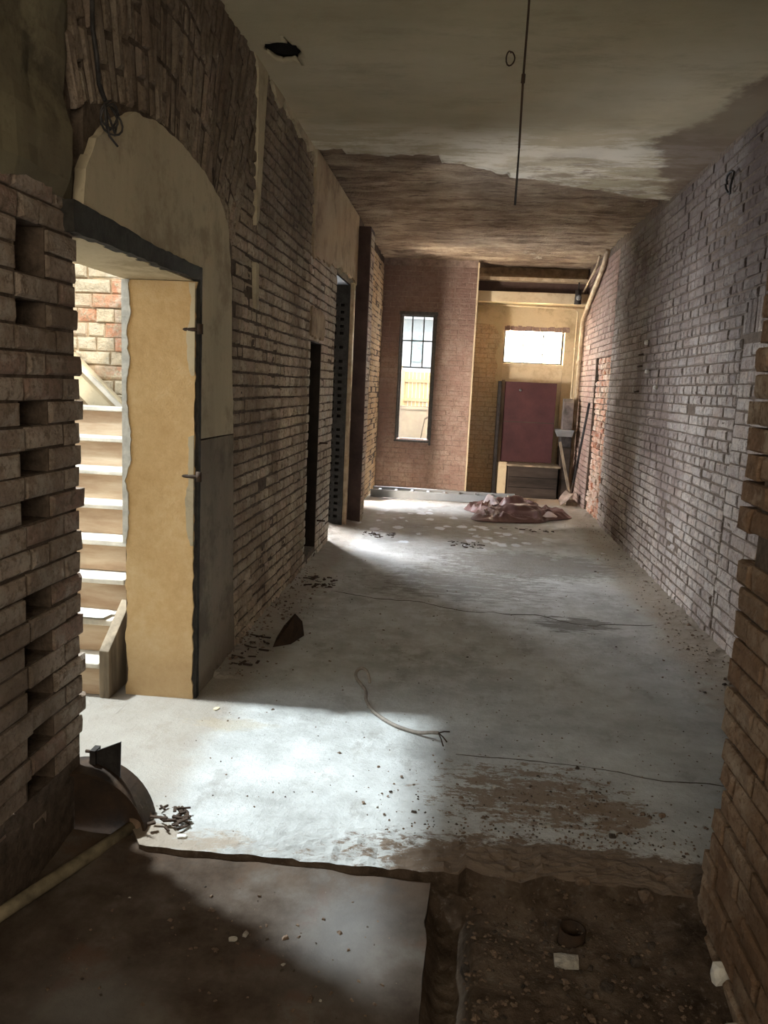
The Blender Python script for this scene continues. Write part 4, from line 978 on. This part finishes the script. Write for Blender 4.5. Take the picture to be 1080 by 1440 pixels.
sticks('debris_heap', (-.93, 2.53), 26, .06, .07, 'dark splinters beside the end of the old pipe', 5)
sticks('debris_heap', (.80, 8.9), 16, .35, .1, 'dark twigs on the floor in front of the tarpaulin right end', 6)
M['stone_b'] = plain('brown rubble', (.22, .155, .11), .95, 0, .4, 30, .8, .01); M['stone_p'] = plain('pale rubble', (.52, .49, .43), .95, 0, .3, 30, .8, .01)
M['stone_d'] = plain('dark rubble', (.09, .07, .055), .95, 0, .4, 30, .8, .01)
def stone_mesh(name, s, seed, mat, flat=.6):
    bm = bmesh.new(); bmesh.ops.create_icosphere(bm, subdivisions=2, radius=1)
    for v in bm.verts:
        d = v.co.normalized(); r = 1+.45*noise.noise(d*1.3+Vector((seed, 0, 0)))+.2*noise.noise(d*3+Vector((seed, 0, 0)))
        v.co = Vector((d.x*s[0], d.y*s[1], d.z*s[2]))*r
        for ax in range(3):
            lim = s[ax]*.78; v.co[ax] = max(-lim, min(lim, v.co[ax]))
    me = bpy.data.meshes.new(name); bm.to_mesh(me); bm.free(); me.materials.append(mat); return me
def stone(x, y, z, s, seed, mat, name, label, group=None, rz=0):
    o = bpy.data.objects.new(name, stone_mesh(name, s, seed, mat)); C.objects.link(o); o.location = (x, y, z+s[2]*.6); o.rotation_euler = (0, 0, rz); return tag(o, label, 'rubble', group)
stone(.395, 2.135, -.085, (.045, .028, .018), 1, M['stone_p'], 'mortar_lump', 'pale flat mortar lump on the bare ground in front of the open pipe')
stone(.815, 2.10, -.055, (.038, .03, .035), 2, M['white_chip'], 'plaster_lump', 'white lump of plaster at the foot of the near right wall', None, .4)
stone(.80, 1.93, -.08, (.03, .03, .02), 12, M['stone_p'], 'plaster_lump', 'small pale plaster lump nearest the bottom right corner')
stone(.665, 2.37, -.01, (.026, .022, .022), 3, M['stone_b'], 'brick_fragment', 'brown brick fragment on the broken floor edge right of the open pipe', None, .5)
stone(.728, 2.47, .0, (.022, .018, .014), 4, M['stone_b'], 'brick_fragment', 'brown brick fragment just beyond the step near the right wall', None, .9)
stone(.80, 2.41, .0, (.020, .016, .014), 5, M['stone_b'], 'brick_fragment', 'brown brick fragment between the step and the near right wall', None, .2)
stone(.835, 2.88, .0, (.018, .012, .010), 6, M['stone_b'], 'brick_fragment', 'lone brown brick fragment on the clean concrete right of the dirt', None, .7)
stone(.62, 2.70, .0, (.015, .012, .010), 7, M['stone_d'], 'brick_fragment', 'dark small fragment on the concrete beyond the step', None, .1)
stone(.47, 2.39, .01, (.03, .02, .012), 13, M['stone_b'], 'brick_fragment', 'flat brown fragment on the step behind the open pipe', None, .3)
stone(.60, 2.17, -.085, (.02, .016, .015), 8, M['stone_d'], 'brick_fragment', 'dark stone on the bare ground right of the pale mortar lump', None, .3)
stone(.66, 2.24, -.08, (.018, .014, .012), 9, M['stone_d'], 'brick_fragment', 'dark stone on the bare ground towards the near right wall', None, 1.3)
stone(.50, 2.06, -.09, (.022, .016, .014), 10, M['stone_d'], 'brick_fragment', 'dark stone low on the bare ground below the pale mortar lump', None, 2.3)
stone(.12, 2.10, -.13, (.03, .04, .02), 11, M['stone_d'], 'brick_fragment', 'dark lump lying in the trench beside the lower slab', None, .3)
stone(-.56, 2.02, -.034, (.016, .010, .006), 14, M['stone_p'], 'plaster_chip', 'pale chip on the lower slab, left one of a close pair', None, .3)
stone(-.53, 2.045, -.034, (.012, .009, .006), 15, M['stone_p'], 'plaster_chip', 'pale chip on the lower slab, right one of a close pair', None, 1.3)
stone(-1.07, 3.50, .0, (.022, .014, .006), 16, M['cream'], 'plaster_chip', 'tan flake on the floor at the foot of the doorway jamb', None, 1.3)
stone(-.86, 2.44, .002, (.022, .014, .006), 17, M['white_chip'], 'plaster_chip', 'white flake on the floor by the splinters at the end of the old pipe', None, .2)
stone(.385, 2.74, .0, (.03, .022, .004), 18, M['stone_p'], 'plaster_chip', 'flat pale flake lying in the brown dirt before the step', None, .2)
mb = MB(); mb.ring_tube((PH[0], PH[1], -.12), 'Z', .040, .034, .075); o = mb.build('drain_pipe', M['rust'], None, True); tag(o, 'open rusty pipe stub standing upright in the bare ground', 'pipe')
# crumbs
def crumbs(name, n, area, sz, mats, label, seed, z=0.0, dens=None):
    rnd = random.Random(seed); mb = MB(); k = 0
    while k < n:
        x = rnd.uniform(area[0], area[1]); y = rnd.uniform(area[2], area[3])
        if dens and rnd.random() > dens(x, y): continue
        k += 1; s = sz*rnd.uniform(.4, 1.6)*(1 if rnd.random() < .9 else 1.8); a = rnd.uniform(0, 3.14); ca, sa = math.cos(a), math.sin(a)
        zz = z(x, y) if callable(z) else z; pts = []
        for q in ((-1, -1, 0), (1, -1, 0), (1, 1, 0), (-1, 1, 0), (-.6, -.6, 1), (.6, -.6, 1), (.6, .6, 1), (-.6, .6, 1)):
            u = q[0]*s*rnd.uniform(.6, 1.2); v = q[1]*s*.7*rnd.uniform(.6, 1.2); pts.append((x+u*ca-v*sa, y+u*sa+v*ca, zz-.001+q[2]*s*.7*rnd.uniform(.6, 1.1)))
        mb.hexa(pts, 0 if rnd.random() < .75 else (1 if rnd.random() < .85 else 2))
    tag(mb.build(name, mats), label, 'rubble crumbs', None, 'stuff')
ms = [M['stone_b'], M['stone_d'], M['stone_p']]
crumbs('floor_crumbs', 900, (-1.1, 1.5, 2.5, 7.0), .0030, ms, 'fine crumbs of mortar scattered over the corridor concrete', 1, .002)
crumbs('dirt_crumbs', 1100, (-.3, 1.2, 2.40, 3.3), .0038, ms, 'brown crumbs of brick and mortar spread in front of the step', 2, .004, lambda x, y: math.exp(-((x-.45)/.5)**2-((y-2.5)/.35)**2)+.4*math.exp(-((x-.6)/.2)**2-((y-2.95)/.2)**2))
crumbs('ground_crumbs', 700, (.1, .86, 1.7, 2.40), .0052, [M['stone_b'], M['stone_d'], M['stone_b']], 'stones and crumbs covering the bare ground right of the lower slab', 3, lambda x, y: -.078+.022*noise.fractal(Vector((x*5, y*5, 2)), 1, 2, 6)+.075*math.exp(-((y-2.42)/.08)**2)*.8)
crumbs('wall_crumbs', 500, (1.25, 1.66, 3.0, 9.6), .005, ms, 'mortar crumbs along the foot of the right wall', 4, lambda x, y: .03*max(0, (x-1.40)/.3), lambda x, y: max(0, (x-1.2)/.5))
crumbs('wall_crumbs', 420, (-1.22, -.92, 3.9, 6.4), .005, ms, 'mortar crumbs along the foot of the left wall', 5, lambda x, y: .05*max(0, (-1.05-x)/.2), lambda x, y: max(0, (-.9-x)/.4))
crumbs('slab_crumbs', 120, (-1.0, -.05, 1.75, 2.35), .004, ms, 'few small crumbs on the lower slab', 6, -.034)
